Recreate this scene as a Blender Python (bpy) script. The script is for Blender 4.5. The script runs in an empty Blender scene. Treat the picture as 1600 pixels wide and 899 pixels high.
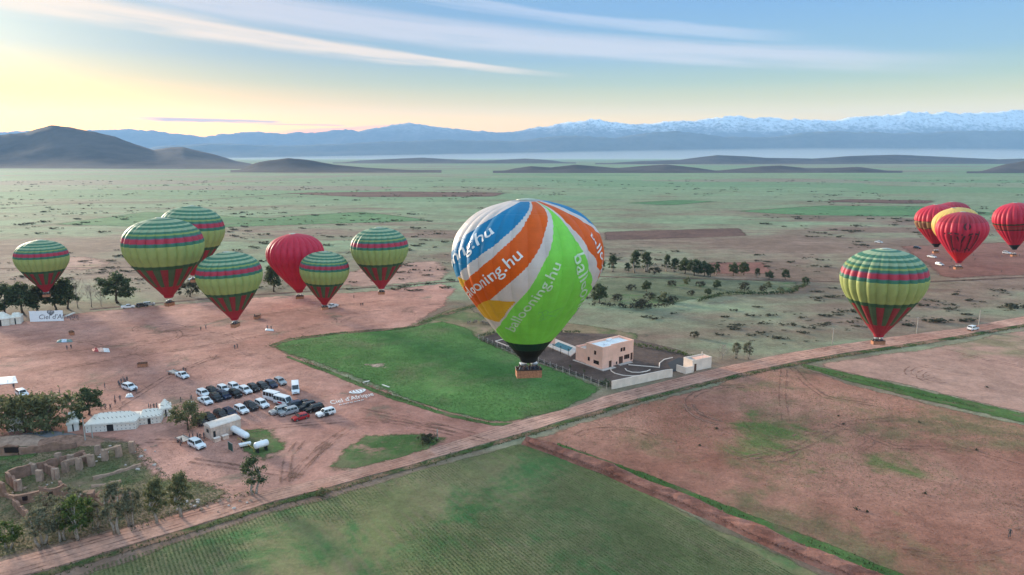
import bpy, bmesh, math, random
import numpy as np
from mathutils import Vector, Matrix, Euler

scene = bpy.context.scene
COL = scene.collection
PI = math.pi
# ------------------------------------------------------------------ camera
FPX = 1600 * 24 / 36.0            # focal length in photo pixels
HZ = 242.0                        # horizon row of the photo
PITCH = math.atan((449.5 - HZ) / FPX)
CAM_H = 64.0
cam_d = bpy.data.cameras.new('camera'); cam_d.sensor_width = 36; cam_d.lens = 24
cam_d.clip_start = 0.5; cam_d.clip_end = 90000
cam = bpy.data.objects.new('camera', cam_d); COL.objects.link(cam)
cam.location = (0, 0, CAM_H); cam.rotation_euler = (PI / 2 - PITCH, 0, 0)
scene.camera = cam
FW = Vector((0, math.cos(PITCH), -math.sin(PITCH))); UP = Vector((0, math.sin(PITCH), math.cos(PITCH))); RT = Vector((1, 0, 0))

def ray(px, py):
    return FW + RT * ((px - 800) / FPX) + UP * ((449.5 - py) / FPX)
def P(px, py, z=0.0):
    """point of the ground plane seen at a photo pixel"""
    d = ray(px, py); t = (z - CAM_H) / d.z
    return Vector((d.x * t, d.y * t, z))
def at(px, py, depth):
    return Vector((0, 0, CAM_H)) + ray(px, py) * depth
def azel(px, py):
    d = ray(px, py).normalized()
    return math.atan2(d.x, d.y), math.asin(d.z)
def mpp(px, py):
    """metres per photo pixel at that ground point"""
    p = P(px, py); return (p - cam.location).dot(FW) / FPX

# ------------------------------------------------------------------ node helper
class NT:
    def __init__(self, tree): self.t = tree; self.n = tree.nodes; self.l = tree.links
    def node(self, typ, **kw):
        n = self.n.new(typ)
        for k, v in kw.items(): setattr(n, k, v)
        return n
    def put(self, sock, v):
        if hasattr(v, 'is_linked') or isinstance(v, bpy.types.NodeSocket): self.l.new(v, sock)
        elif v is not None: sock.default_value = v
    def m(self, op, a, b=None, c=None, clamp=False):
        n = self.node('ShaderNodeMath', operation=op, use_clamp=clamp)
        self.put(n.inputs[0], a)
        if b is not None: self.put(n.inputs[1], b)
        if c is not None: self.put(n.inputs[2], c)
        return n.outputs[0]
    def sstep(self, v, a, b, o0=0.0, o1=1.0):
        n = self.node('ShaderNodeMapRange', interpolation_type='SMOOTHSTEP')
        self.put(n.inputs[0], v); self.put(n.inputs[1], a); self.put(n.inputs[2], b); self.put(n.inputs[3], o0); self.put(n.inputs[4], o1)
        return n.outputs[0]
    def mix(self, f, a, b, blend='MIX'):
        n = self.node('ShaderNodeMix', data_type='RGBA', blend_type=blend)
        self.put(n.inputs[0], f)
        self.put(n.inputs[6], a if not isinstance(a, tuple) else (*a[:3], 1)); self.put(n.inputs[7], b if not isinstance(b, tuple) else (*b[:3], 1))
        return n.outputs[2]
    def noise(self, vec, scale, detail=4, rough=.55, dist=0, dim='3D'):
        n = self.node('ShaderNodeTexNoise', noise_dimensions=dim)
        if vec is not None: self.l.new(vec, n.inputs['Vector'])
        n.inputs['Scale'].default_value = scale; n.inputs['Detail'].default_value = detail
        n.inputs['Roughness'].default_value = rough; n.inputs['Distortion'].default_value = dist
        return n.outputs[0]
    def ramp(self, f, stops, interp='LINEAR'):
        n = self.node('ShaderNodeValToRGB'); r = n.color_ramp; r.interpolation = interp
        while len(r.elements) > 1: r.elements.remove(r.elements[-1])
        r.elements[0].position = stops[0][0]; r.elements[0].color = (*stops[0][1], 1)
        for p, c in stops[1:]:
            e = r.elements.new(p); e.color = (*c, 1)
        self.put(n.inputs[0], f); return n.outputs[0]

# ------------------------------------------------------------------ sky, sun, exposure
SUN_AZ = math.radians(-46)        # left of the view direction
SUN_EL = math.radians(9)
EXPOSURE = 1.97
SKY_STRENGTH = 0.13
world = bpy.data.worlds.new('World'); scene.world = world; world.use_nodes = True
w = NT(world.node_tree); w.n.clear()
w_out = w.node('ShaderNodeOutputWorld'); bg = w.node('ShaderNodeBackground')
sky = w.node('ShaderNodeTexSky', sky_type='NISHITA'); sky.sun_disc = False
sky.sun_elevation = SUN_EL; sky.sun_rotation = SUN_AZ
sky.altitude = 400; sky.air_density = 1.0; sky.dust_density = 2.0; sky.ozone_density = 1.5
tc = w.node('ShaderNodeTexCoord'); sep = w.node('ShaderNodeSeparateXYZ'); w.l.new(tc.outputs['Generated'], sep.inputs[0])
AZ = w.m('ARCTAN2', sep.outputs[0], sep.outputs[1]); EL = w.m('ARCSINE', sep.outputs[2])
# dawn colours of the air: warm low band that weakens with height and away from the sun; unseen sky overhead boosted and warmed to add ground light
daz = w.m('ABSOLUTE', w.m('SUBTRACT', AZ, SUN_AZ))
near_sun = w.sstep(daz, 0.0, 1.9, 1.0, 0.0)
low = w.m('POWER', 2.718, w.m('MULTIPLY', w.m('MAXIMUM', EL, 0.0), -11.0))
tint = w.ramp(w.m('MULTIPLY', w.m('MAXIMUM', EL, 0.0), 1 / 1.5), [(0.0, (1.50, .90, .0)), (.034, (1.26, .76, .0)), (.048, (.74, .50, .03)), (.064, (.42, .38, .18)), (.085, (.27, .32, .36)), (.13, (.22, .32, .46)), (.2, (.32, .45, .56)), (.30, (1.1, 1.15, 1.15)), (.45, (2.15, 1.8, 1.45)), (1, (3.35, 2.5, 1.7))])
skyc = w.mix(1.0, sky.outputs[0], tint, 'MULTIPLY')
# even out the falloff away from the sun a little
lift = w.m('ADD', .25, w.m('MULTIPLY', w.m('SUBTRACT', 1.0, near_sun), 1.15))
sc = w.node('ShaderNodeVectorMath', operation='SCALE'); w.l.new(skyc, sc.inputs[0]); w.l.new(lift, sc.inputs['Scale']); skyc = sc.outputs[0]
# cirrus streaks
cv = w.node('ShaderNodeCombineXYZ')
def band(p0, p1, half0, half1, fade, amount, col, skyc):
    (a0, e0), (a1, e1) = azel(*p0), azel(*p1)
    sl = (e1 - e0) / (a1 - a0)
    x = w.m('SUBTRACT', AZ, a0)
    t = w.m('DIVIDE', x, a1 - a0)
    off = w.m('SUBTRACT', EL, w.m('ADD', e0, w.m('MULTIPLY', x, sl)))
    c = w.node('ShaderNodeCombineXYZ'); w.put(c.inputs[0], w.m('MULTIPLY', x, 3.0)); w.put(c.inputs[1], w.m('MULTIPLY', off, 55.0)); c.inputs[2].default_value = p0[0] * .37
    n = w.noise(c.outputs[0], 1.0, 5, .6, .3)
    wob = w.m('MULTIPLY', w.m('SUBTRACT', n, .5), .022)
    half = w.m('MAXIMUM', w.m('ADD', half0 / FPX, w.m('MULTIPLY', t, (half1 - half0) / FPX)), .0012)
    q = w.m('DIVIDE', w.m('ABSOLUTE', w.m('ADD', off, wob)), half)
    msk = w.m('MULTIPLY', w.sstep(q, 0.35, 1.1, 1.0, 0.0), w.sstep(n, .25, .55, .35, 1.0))
    msk = w.m('MULTIPLY', msk, w.m('MULTIPLY', w.sstep(t, 1.0 - fade, 1.0, 1.0, 0.0), w.sstep(t, -1.2, -.5)))
    return w.mix(w.m('MULTIPLY', msk, amount), skyc, col, 'MIX')
CW = (7.2, 5.6, 4.4)
skyc = band((250, -14), (1640, 100), 26, 17, .25, .46, (2.4, 1.95, 1.85), skyc)
skyc = band((100, 8), (930, 121), 22, 5, .30, .60, (3.3, 2.3, 1.5), skyc)
skyc = band((720, 2), (1300, 62), 9, 12, .3, .22, (2.9, 2.45, 2.35), skyc)
skyc = band((330, 189), (445, 192), 3.0, 1.5, .2, .9, (1.5, 1.0, 1.2), skyc)
skyc = band((478, 195), (548, 196), 2.0, 1.5, .3, .8, (4.2, 1.5, .6), skyc)
skyc = band((548, 203), (660, 196), 4.0, 2.5, .3, .8, (5.0, 1.3, .7), skyc)
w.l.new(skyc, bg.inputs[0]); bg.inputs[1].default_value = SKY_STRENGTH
w.l.new(bg.outputs[0], w_out.inputs[0])

sun_d = bpy.data.lights.new('sun', 'SUN'); sun_d.energy = 3.0; sun_d.angle = math.radians(9); sun_d.color = (1.0, .86, .68)
sun = bpy.data.objects.new('sun', sun_d); COL.objects.link(sun)
sdir = Vector((math.sin(SUN_AZ) * math.cos(SUN_EL), math.cos(SUN_AZ) * math.cos(SUN_EL), math.sin(SUN_EL)))
sun.rotation_euler = sdir.to_track_quat('Z', 'Y').to_euler()

vs = scene.view_settings; vs.view_transform = 'Standard'; vs.look = 'None'; vs.exposure = EXPOSURE; vs.gamma = 1.0; vs.use_curve_mapping = False
scene.render.engine = 'CYCLES'
cy = scene.cycles
cy.max_bounces = 6; cy.diffuse_bounces = 3; cy.glossy_bounces = 2; cy.transmission_bounces = 3; cy.volume_bounces = 1; cy.transparent_max_bounces = 12
cy.use_denoising = True
scene.render.film_transparent = False

# ------------------------------------------------------------------ geometry helpers
rng = np.random.default_rng(7)
random.seed(7)
def vhash(ix, iy, s):
    h = (ix.astype(np.int64) * 374761393 + iy.astype(np.int64) * 668265263 + s * 974634777) & 0x7fffffff
    h = ((h ^ (h >> 13)) * 1274126177) & 0x7fffffff
    return ((h ^ (h >> 16)) & 0xffff) / 65535.0
def vnoise(x, y, s=0):
    x = np.asarray(x, float); y = np.asarray(y, float)
    ix = np.floor(x); iy = np.floor(y); fx = x - ix; fy = y - iy
    fx = fx * fx * (3 - 2 * fx); fy = fy * fy * (3 - 2 * fy)
    a = vhash(ix, iy, s); b = vhash(ix + 1, iy, s); c = vhash(ix, iy + 1, s); d = vhash(ix + 1, iy + 1, s)
    return (a * (1 - fx) + b * fx) * (1 - fy) + (c * (1 - fx) + d * fx) * fy
def fbm(x, y, o=5, s=0, ridged=False):
    t = 0; a = .5; n = 0
    for i in range(o):
        v = vnoise(np.asarray(x) * 2 ** i, np.asarray(y) * 2 ** i, s + i)
        if ridged: v = 1 - abs(2 * v - 1)
        t = t + a * v; n += a; a *= .5
    return t / n

def mesh_from(name, verts, faces, mat=None, smooth=False):
    me = bpy.data.meshes.new(name)
    me.from_pydata([tuple(v) for v in verts], [], [tuple(int(i) for i in f) for f in faces])
    if mat: me.materials.append(mat)
    if smooth: me.shade_smooth()
    me.update(); return me
def obj(name, me, parent=None, loc=None, rot=None, mat=None):
    o = bpy.data.objects.new(name, me); COL.objects.link(o)
    if parent is not None: o.parent = parent
    if loc is not None: o.location = loc
    if rot is not None: o.rotation_euler = rot
    if mat is not None:
        if me.materials and me.users > 1:
            o.material_slots[0].link = 'OBJECT'; o.material_slots[0].material = mat
        elif not me.materials: me.materials.append(mat)
        else:
            o.material_slots[0].link = 'OBJECT'; o.material_slots[0].material = mat
    return o
def tag(o, label=None, cat=None, group=None, kind=None):
    if label: o['label'] = label
    if cat: o['category'] = cat
    if group: o['group'] = group
    if kind: o['kind'] = kind
    return o
def thing(name, label, cat, loc=(0, 0, 0), rotz=0, group=None):
    o = bpy.data.objects.new(name, None); COL.objects.link(o); o.location = loc; o.rotation_euler = (0, 0, rotz); o.empty_display_size = .1
    return tag(o, label, cat, group)

class MB:
    def __init__(s): s.v = []; s.f = []
    def add(s, vs, fs):
        b = len(s.v); s.v += [tuple(v) for v in vs]; s.f += [tuple(i + b for i in f) for f in fs]; return s
    def box(s, x0, x1, y0, y1, z0, z1, top=None):
        """top = (dx, dy) inset of the upper face"""
        dx, dy = top or (0, 0)
        vs = [(x0, y0, z0), (x1, y0, z0), (x1, y1, z0), (x0, y1, z0), (x0 + dx, y0 + dy, z1), (x1 - dx, y0 + dy, z1), (x1 - dx, y1 - dy, z1), (x0 + dx, y1 - dy, z1)]
        return s.add(vs, [(3, 2, 1, 0), (4, 5, 6, 7), (0, 1, 5, 4), (1, 2, 6, 5), (2, 3, 7, 6), (3, 0, 4, 7)])
    def bar(s, a, b, w, h=None, up=(0, 0, 1)):
        a = Vector(a); b = Vector(b); h = h or w; d = (b - a).normalized()
        u = d.cross(Vector(up)); u = (u if u.length > 1e-4 else d.cross(Vector((1, 0, 0)))).normalized(); v = u.cross(d)
        vs = []
        for p in (a, b):
            for i, j in ((-1, -1), (1, -1), (1, 1), (-1, 1)): vs.append(p + u * (w / 2 * i) + v * (h / 2 * j))
        return s.add(vs, [(3, 2, 1, 0), (4, 5, 6, 7), (0, 1, 5, 4), (1, 2, 6, 5), (2, 3, 7, 6), (3, 0, 4, 7)])
    def tube(s, pts, rads, n=8, cap=True):
        pts = [Vector(p) for p in pts]; vs = []
        for i, p in enumerate(pts):
            d = (pts[min(i + 1, len(pts) - 1)] - pts[max(i - 1, 0)]).normalized()
            u = d.cross(Vector((.3, .1, 1))); u = (u if u.length > 1e-3 else d.cross(Vector((1, 0, 0)))).normalized(); v = u.cross(d)
            for k in range(n):
                a = 2 * PI * k / n; vs.append(p + (u * math.cos(a) + v * math.sin(a)) * rads[i])
        fs = [(i * n + k, i * n + (k + 1) % n, (i + 1) * n + (k + 1) % n, (i + 1) * n + k) for i in range(len(pts) - 1) for k in range(n)]
        if cap: fs += [tuple(range(n))[::-1], tuple(range((len(pts) - 1) * n, len(pts) * n))]
        return s.add(vs, fs)
    def build(s, name, mat, parent=None, loc=None, rot=None, smooth=False):
        return obj(name, mesh_from(name, s.v, s.f, mat, smooth), parent, loc, rot)
    def mesh(s, name, mat=None, smooth=False): return mesh_from(name, s.v, s.f, mat, smooth)

# ------------------------------------------------------------------ materials
def new_mat(name):
    m = bpy.data.materials.new(name); m.use_nodes = True; t = NT(m.node_tree); t.n.clear()
    o = t.node('ShaderNodeOutputMaterial'); b = t.node('ShaderNodeBsdfPrincipled'); t.l.new(b.outputs[0], o.inputs[0])
    b.inputs['Specular IOR Level'].default_value = .3
    return m, t, b, o
def pos(t): return t.node('ShaderNodeNewGeometry').outputs['Position']
def ocoord(t): return t.node('ShaderNodeTexCoord').outputs['Object']
def plain(name, col, rough=.6, var=.18, scale=1.5, metal=0, bump=0, spec=.3, emit=None):
    """paint, plaster, plastic: base colour with a little uneven wear"""
    m, t, b, o = new_mat(name)
    n = t.noise(ocoord(t), scale, 5, .6)
    dark = tuple(c * (1 - var) for c in col); lite = tuple(min(1, c * (1 + var * .6)) for c in col)
    t.l.new(t.mix(t.sstep(n, .3, .7), dark, lite), b.inputs['Base Color'])
    b.inputs['Roughness'].default_value = rough; b.inputs['Metallic'].default_value = metal; b.inputs['Specular IOR Level'].default_value = spec
    if bump:
        bn = t.node('ShaderNodeBump'); bn.inputs['Strength'].default_value = bump; bn.inputs['Distance'].default_value = .05
        t.l.new(t.noise(ocoord(t), scale * 6, 4), bn.inputs['Height']); t.l.new(bn.outputs[0], b.inputs['Normal'])
    if emit: b.inputs['Emission Color'].default_value = (*emit[0], 1); b.inputs['Emission Strength'].default_value = emit[1]
    return m
def ragged(t, b, o, scale=.35, wide=.9):
    """edge attribute 0 at a sheet's rim, 1 inside: the rim breaks up into patches"""
    a = t.node('ShaderNodeAttribute', attribute_name='edge').outputs['Fac']
    n = t.noise(pos(t), scale, 6, .65)
    k = t.sstep(t.m('ADD', a, t.m('MULTIPLY', t.m('SUBTRACT', n, .5), wide * 2)), .22, .78)
    tr = t.node('ShaderNodeBsdfTransparent'); mx = t.node('ShaderNodeMixShader')
    t.l.new(k, mx.inputs[0]); t.l.new(tr.outputs[0], mx.inputs[1]); t.l.new(b.outputs[0], mx.inputs[2]); t.l.new(mx.outputs[0], o.inputs[0])
def earth(name, a, b_, c=None, cmask=(.5, .6), s1=.03, s2=.12, grain=.40, rough=.95, rows=None, bump=.6, wide=.7, extra=None, cscale=None):
    """soil or grass: colour a to b over large patches, patches of c, grain and small relief"""
    m, t, b, o = new_mat(name); p = pos(t)
    n1 = t.noise(p, s1, 7, .62); col = t.mix(t.sstep(n1, .36, .64), a, b_)
    if c is not None:
        n2 = t.noise(p, cscale or s2, 7, .68, .4); col = t.mix(t.sstep(n2, *cmask), col, c)
    if extra:
        n4 = t.noise(p, extra[1], 6, .65, .6); col = t.mix(t.sstep(n4, extra[2], extra[3]), col, extra[0])
    if rows:
        ang, per, amt, rc = rows
        mp = t.node('ShaderNodeMapping'); mp.inputs['Rotation'].default_value = (0, 0, ang); t.l.new(p, mp.inputs[0])
        sx = t.node('ShaderNodeSeparateXYZ'); t.l.new(mp.outputs[0], sx.inputs[0])
        wobb = t.m('MULTIPLY', t.noise(p, .15, 3), 1.2)
        wv = t.m('SINE', t.m('MULTIPLY', t.m('ADD', sx.outputs[0], wobb), 2 * PI / per))
        wv2 = t.m('SINE', t.m('MULTIPLY', t.m('ADD', sx.outputs[0], wobb), 2 * PI / (per * 4.3)))
        f = t.m('MULTIPLY', t.sstep(t.m('ADD', wv, t.m('MULTIPLY', wv2, .12)), -.2, 1.1), t.m('MULTIPLY', t.sstep(t.noise(p, .09, 6, .7), .35, .7), amt))
        col = t.mix(f, col, rc)
    g = t.noise(p, 1.3, 6, .8)
    g2 = t.noise(p, .28, 6, .75); g3 = t.noise(p, .075, 6, .7, .5)
    fac = t.m('ADD', 1 - grain * 1.15, t.m('MULTIPLY', t.m('ADD', t.m('ADD', t.sstep(g, .3, .7), t.sstep(g2, .3, .7)), t.sstep(g3, .32, .68)), grain * .80))
    sc = t.node('ShaderNodeVectorMath', operation='SCALE'); t.l.new(col, sc.inputs[0]); t.l.new(fac, sc.inputs['Scale'])
    t.l.new(sc.outputs[0], b.inputs['Base Color']); b.inputs['Roughness'].default_value = rough; b.inputs['Specular IOR Level'].default_value = .1
    bn = t.node('ShaderNodeBump'); bn.inputs['Strength'].default_value = bump; bn.inputs['Distance'].default_value = .35
    t.l.new(t.m('ADD', g, t.m('MULTIPLY', g2, 1.5)), bn.inputs['Height']); t.l.new(bn.outputs[0], b.inputs['Normal'])
    ragged(t, b, o, .30, wide)
    return m
# ------------------------------------------------------------------ the ground
def mat_ground():
    m, t, b, o = new_mat('plain_ground'); p = pos(t)
    mp = t.node('ShaderNodeMapping'); mp.inputs['Scale'].default_value = (.55, 1.0, 1); t.l.new(p, mp.inputs[0]); q = mp.outputs[0]
    n1 = t.noise(q, .0042, 8, .6, .5); n2 = t.noise(q, .02, 7, .65, .3)
    sx = t.node('ShaderNodeSeparateXYZ'); t.l.new(p, sx.inputs[0])
    far = t.sstep(sx.outputs[1], 350.0, 1400.0)
    soil = t.mix(t.sstep(n2, .35, .65), (.195, .125, .09), (.275, .18, .135))
    gra = t.mix(t.sstep(n2, .3, .7), (.18, .23, .13), (.25, .31, .18))
    k = t.m('ADD', t.m('MULTIPLY', n1, 1.0), t.m('MULTIPLY', n2, .35))
    k = t.m('ADD', k, t.m('MULTIPLY', far, .19))
    col = t.mix(t.sstep(k, .60, .82), soil, gra)
    # parcels of the far plain
    mv = t.node('ShaderNodeMapping'); mv.inputs['Scale'].default_value = (.0019, .0042, 1); mv.inputs['Rotation'].default_value = (0, 0, .12); t.l.new(p, mv.inputs[0])
    vo = t.node('ShaderNodeTexVoronoi', distance='CHEBYCHEV', voronoi_dimensions='2D'); t.l.new(mv.outputs[0], vo.inputs['Vector']); vo.inputs['Scale'].default_value = 1.0; vo.inputs['Randomness'].default_value = .75
    sv = t.node('ShaderNodeSeparateColor'); t.l.new(vo.outputs['Color'], sv.inputs[0])
    parc = t.ramp(sv.outputs[0], [(0, (.14, .235, .12)), (.25, (.19, .225, .13)), (.5, (.24, .19, .145)), (.62, (.17, .23, .13)), (.85, (.20, .145, .115)), (.93, (.15, .28, .13))], 'CONSTANT')
    col = t.mix(t.m('MULTIPLY', far, t.sstep(sv.outputs[1], .25, .8, .25, .75)), col, parc)
    # scrub too far away to tell one bush from the next
    sp = t.node('ShaderNodeMapping'); sp.inputs['Scale'].default_value = (.55, .55, 1); t.l.new(p, sp.inputs[0])
    n3 = t.noise(sp.outputs[0], .085, 5, .7); cl = t.noise(q, .006, 4, .6)
    scr = t.m('MULTIPLY', t.sstep(n3, .58, .67), t.sstep(cl, .42, .60))
    col = t.mix(t.m('MULTIPLY', scr, .75), col, (.085, .09, .062))
    g = t.noise(p, .9, 6, .75)
    sc = t.node('ShaderNodeVectorMath', operation='SCALE'); t.l.new(col, sc.inputs[0]); t.l.new(t.m('MULTIPLY', t.sstep(g, .25, .75, .75, 1.22), t.sstep(t.noise(p, .11, 6, .75), .3, .7, .78, 1.2)), sc.inputs['Scale'])
    t.l.new(sc.outputs[0], b.inputs['Base Color']); b.inputs['Roughness'].default_value = .95; b.inputs['Specular IOR Level'].default_value = .1
    bn = t.node('ShaderNodeBump'); bn.inputs['Strength'].default_value = .5; bn.inputs['Distance'].default_value = .4
    t.l.new(g, bn.inputs['Height']); t.l.new(bn.outputs[0], b.inputs['Normal'])
    return m
ys = [-3000, -1000, -300, 0, 60, 100, 150, 200, 260, 330, 420, 530, 680, 880, 1150, 1500, 2000, 2700, 3700, 5000, 7000, 10000, 14000, 19000, 24800]
xs = [-26000, -18000, -12000, -8000, -5000, -3200, -2000, -1300, -850, -550, -350, -220, -120, -40, 40, 120, 220, 350, 550, 850, 1300, 2000, 3200, 5000, 8000, 12000, 18000, 26000]
gv = [(x, y, 0) for y in ys for x in xs]; W_ = len(xs)
gf = [(j * W_ + i, j * W_ + i + 1, (j + 1) * W_ + i + 1, (j + 1) * W_ + i) for j in range(len(ys) - 1) for i in range(W_ - 1)]
tag(obj('ground', mesh_from('ground', gv, gf, mat_ground())), kind='structure')

def densify(pts, step, amp, seed, closed=True):
    out = []; n = len(pts)
    for i in range(n if closed else n - 1):
        a, b = pts[i], pts[(i + 1) % n]; L = (b - a).length; k = max(1, int(L / step))
        for j in range(k): out.append(a.lerp(b, j / k))
    if not closed: out.append(pts[-1])
    return [p + Vector(((vnoise(p.x * .11, p.y * .11, seed) - .5) * amp * 2, (vnoise(p.x * .11 + 50, p.y * .11, seed + 3) - .5) * amp * 2, 0)) for p in out]
from mathutils.geometry import delaunay_2d_cdt
def bdist(Q, B):
    """distance of points Q to the closed outline B, and whether they lie inside"""
    A0 = B; A1 = np.roll(B, -1, 0); d = A1 - A0; L2 = (d ** 2).sum(1) + 1e-9
    t = np.clip(((Q[:, None] - A0[None]) * d[None]).sum(2) / L2, 0, 1)
    dist = np.sqrt((((A0[None] + d[None] * t[..., None]) - Q[:, None]) ** 2).sum(2)).min(1)
    c = (A0[None, :, 1] > Q[:, None, 1]) != (A1[None, :, 1] > Q[:, None, 1])
    xi = A0[None, :, 0] + (Q[:, None, 1] - A0[None, :, 1]) * (d[:, 0] / np.where(abs(d[:, 1]) < 1e-9, 1e-9, d[:, 1]))[None]
    return dist, ((c & (Q[:, None, 0] < xi)).sum(1) % 2) == 1
def sheet(name, poly, mat, z, edge=3.0, step=4.0, amp=1.2, parent=None):
    """a field or patch of ground, its rim ragged; outline given by where it lies in the photo"""
    pts = densify([P(*q) for q in poly], step, amp, len(poly) * 7 + int(poly[0][0]) % 97)
    B = np.array([(p.x, p.y) for p in pts]); n = len(B)
    d = np.roll(B, -1, 0) - np.roll(B, 1, 0); d /= np.linalg.norm(d, axis=1)[:, None] + 1e-9; nn = np.stack([-d[:, 1], d[:, 0]], 1)
    Q = np.concatenate([B + nn * edge, B - nn * edge]); ds, ins = bdist(Q, B); Q = Q[ins & (ds > .8 * edge)]
    allp = [Vector(q) for q in np.concatenate([B, Q])]
    vo, _, fo, _, _, _ = delaunay_2d_cdt(allp, [], [list(range(n))], 1, 1e-4)
    V = np.array([(v.x, v.y) for v in vo]); ds, _ = bdist(V, B)
    me = mesh_from(name, [(v[0], v[1], z) for v in V], fo, mat)
    if me.polygons and sum(p.normal.z for p in me.polygons) < 0: me.flip_normals()
    at_ = me.attributes.new('edge', 'FLOAT', 'POINT'); at_.data.foreach_set('value', np.clip(ds / edge, 0, 1).astype(np.float32))
    return tag(obj(name, me, parent), kind=None if parent else 'structure')
def strip(name, left, right, mat, z, parent=None, cols=(0, .12, .5, .88, 1), ed=(0, 1, 1, 1, 0), px=True, step=5.0, amp=.5, kind='structure', prof=None):
    """a road, verge or track between two edge lines"""
    A_ = [P(*q) for q in left] if px else left; B_ = [P(*q) for q in right] if px else right
    def resample(L, n):
        s = [0]
        for i in range(1, len(L)): s.append(s[-1] + (L[i] - L[i - 1]).length)
        return [Vector((np.interp(u, s, [p.x for p in L]), np.interp(u, s, [p.y for p in L]), 0)) for u in np.linspace(0, s[-1], n)]
    Ln = sum((A_[i + 1] - A_[i]).length for i in range(len(A_) - 1)); n = max(3, int(Ln / step))
    A_ = resample(A_, n); B_ = resample(B_, n); vs = []; es = []
    for i in range(n):
        for c, e in zip(cols, ed):
            p = A_[i].lerp(B_[i], c); w_ = amp if e == 0 else 0
            h = prof(c, i) if prof else 0
            vs.append((p.x + (vnoise(i * .7, c * 9, 5) - .5) * 2 * w_, p.y + (vnoise(i * .7, c * 9, 8) - .5) * 2 * w_, z + h)); es.append(float(e))
    k = len(cols); fs = [(i * k + j, i * k + j + 1, (i + 1) * k + j + 1, (i + 1) * k + j) for i in range(n - 1) for j in range(k - 1)]
    me = mesh_from(name, vs, fs, mat)
    if sum(p.normal.z for p in me.polygons) < 0: me.flip_normals()
    a = me.attributes.new('edge', 'FLOAT', 'POINT'); a.data.foreach_set('value', es)
    return tag(obj(name, me, parent), kind=None if parent else kind)

SOIL_A, SOIL_B = (.35, .158, .118), (.50, .262, .202)
_d = P(600, 760) - P(560, 722); ROWS = -math.atan2(_d.y, _d.x) + PI / 2
M_DIRT = earth('bare_dirt', SOIL_A, SOIL_B, (.200, .150, .105), (.56, .70), s1=.02, s2=.05, extra=((.150, .085, .066), .035, .60, .72))
M_FIELD = earth('worn_field_soil', (.28, .118, .080), (.40, .195, .138), (.185, .140, .072), (.48, .66), s1=.018, s2=.03, extra=((.11, .15, .045), .022, .57, .68))
M_FIELD2 = earth('far_field_soil', (.34, .185, .14), (.43, .255, .195), (.25, .195, .115), (.50, .64), s1=.012, s2=.02)
M_GRASS = earth('meadow_grass', (.062, .145, .036), (.10, .20, .055), (.125, .145, .062), (.48, .70), s1=.022, s2=.05, grain=.36, extra=((.20, .155, .09), .035, .62, .74))
M_GRASS2 = earth('patchy_grass', (.062, .122, .034), (.095, .155, .05), (.15, .145, .07), (.44, .62), s1=.05, s2=.10, grain=.40, extra=((.30, .17, .12), .08, .56, .68), wide=1.0)
M_CROP = earth('young_crop', (.15, .165, .066), (.235, .195, .10), (.075, .16, .052), (.46, .66), s1=.03, s2=.06, grain=.34, rows=(ROWS, 2.0, .55, (.22, .16, .10)), wide=.5, extra=((.150, .118, .070), .03, .60, .74))
M_ROAD = earth('dirt_road', (.38, .19, .138), (.50, .285, .215), (.28, .135, .095), (.58, .72), s1=.05, s2=.11, wide=.45)
M_VERGE = earth('verge_grass', (.030, .060, .018), (.060, .095, .030), (.24, .135, .09), (.42, .60), s1=.05, s2=.12, wide=1.2)
M_BRIGHT = earth('bright_grass', (.058, .115, .030), (.09, .15, .045), (.14, .11, .06), (.50, .66), s1=.06, s2=.15, wide=1.0)
M_SCRUB = earth('scrub_grass', (.19, .145, .08), (.27, .18, .12), (.10, .125, .05), (.46, .62), s1=.03, s2=.05, extra=((.185, .115, .085), .04, .58, .68))
M_DARK = earth('garden_soil', (.085, .058, .048), (.125, .085, .07), (.15, .10, .08), (.6, .7), s1=.08, s2=.2)
M_PLOW = earth('ploughed_soil', (.115, .066, .052), (.16, .09, .07), s1=.02)
M_RED = earth('red_soil', (.200, .085, .065), (.255, .120, .090), s1=.02)
M_TEAL = earth('far_green_crop', (.085, .170, .075), (.120, .215, .095), (.15, .17, .10), (.58, .7), s1=.008, s2=.02)
M_TRACK = earth('wheel_track', (.225, .118, .085), (.29, .155, .115), s1=.05, wide=.8)
M_STRIP = earth('bare_strip_soil', (.135, .085, .072), (.19, .125, .105), (.24, .15, .12), (.55, .7), s1=.04, s2=.09)
M_PALE = earth('pale_dust', (.40, .28, .22), (.46, .33, .27), s1=.05, wide=1.2)

landing = sheet('landing_ground', [(-80, 530), (0, 508), (100, 490), (215, 479), (330, 470), (430, 462), (560, 456), (690, 442), (716, 452), (700, 480), (650, 508), (640, 522), (520, 530), (440, 541), (480, 560), (560, 592), (640, 618), (700, 636), (765, 652), (840, 645), (860, 655), (800, 690), (700, 712), (600, 740), (520, 762), (430, 788), (300, 800), (200, 760), (180, 715), (200, 700), (120, 684), (0, 690), (-80, 690)], M_DIRT, .04, 5)
sheet('meadow_fringe', [(600, 512), (650, 500), (700, 484), (735, 474), (760, 496), (800, 500), (905, 505), (1000, 520), (1000, 545), (900, 560), (745, 540), (700, 520)], M_SCRUB, .03, 4)
sheet('green_meadow', [(419, 541), (445, 531), (530, 520), (640, 511), (690, 500), (740, 515), (760, 533), (800, 550), (952, 606), (930, 624), (860, 648), (800, 664), (768, 663), (700, 647), (600, 614), (520, 582), (450, 558)], M_GRASS, .06, 3)
sheet('ruin_yard', [(-80, 700), (0, 694), (120, 686), (215, 690), (240, 716), (262, 742), (300, 745), (400, 770), (300, 800), (200, 826), (100, 853), (0, 880), (-80, 900)], M_SCRUB, .05, 4)
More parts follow.
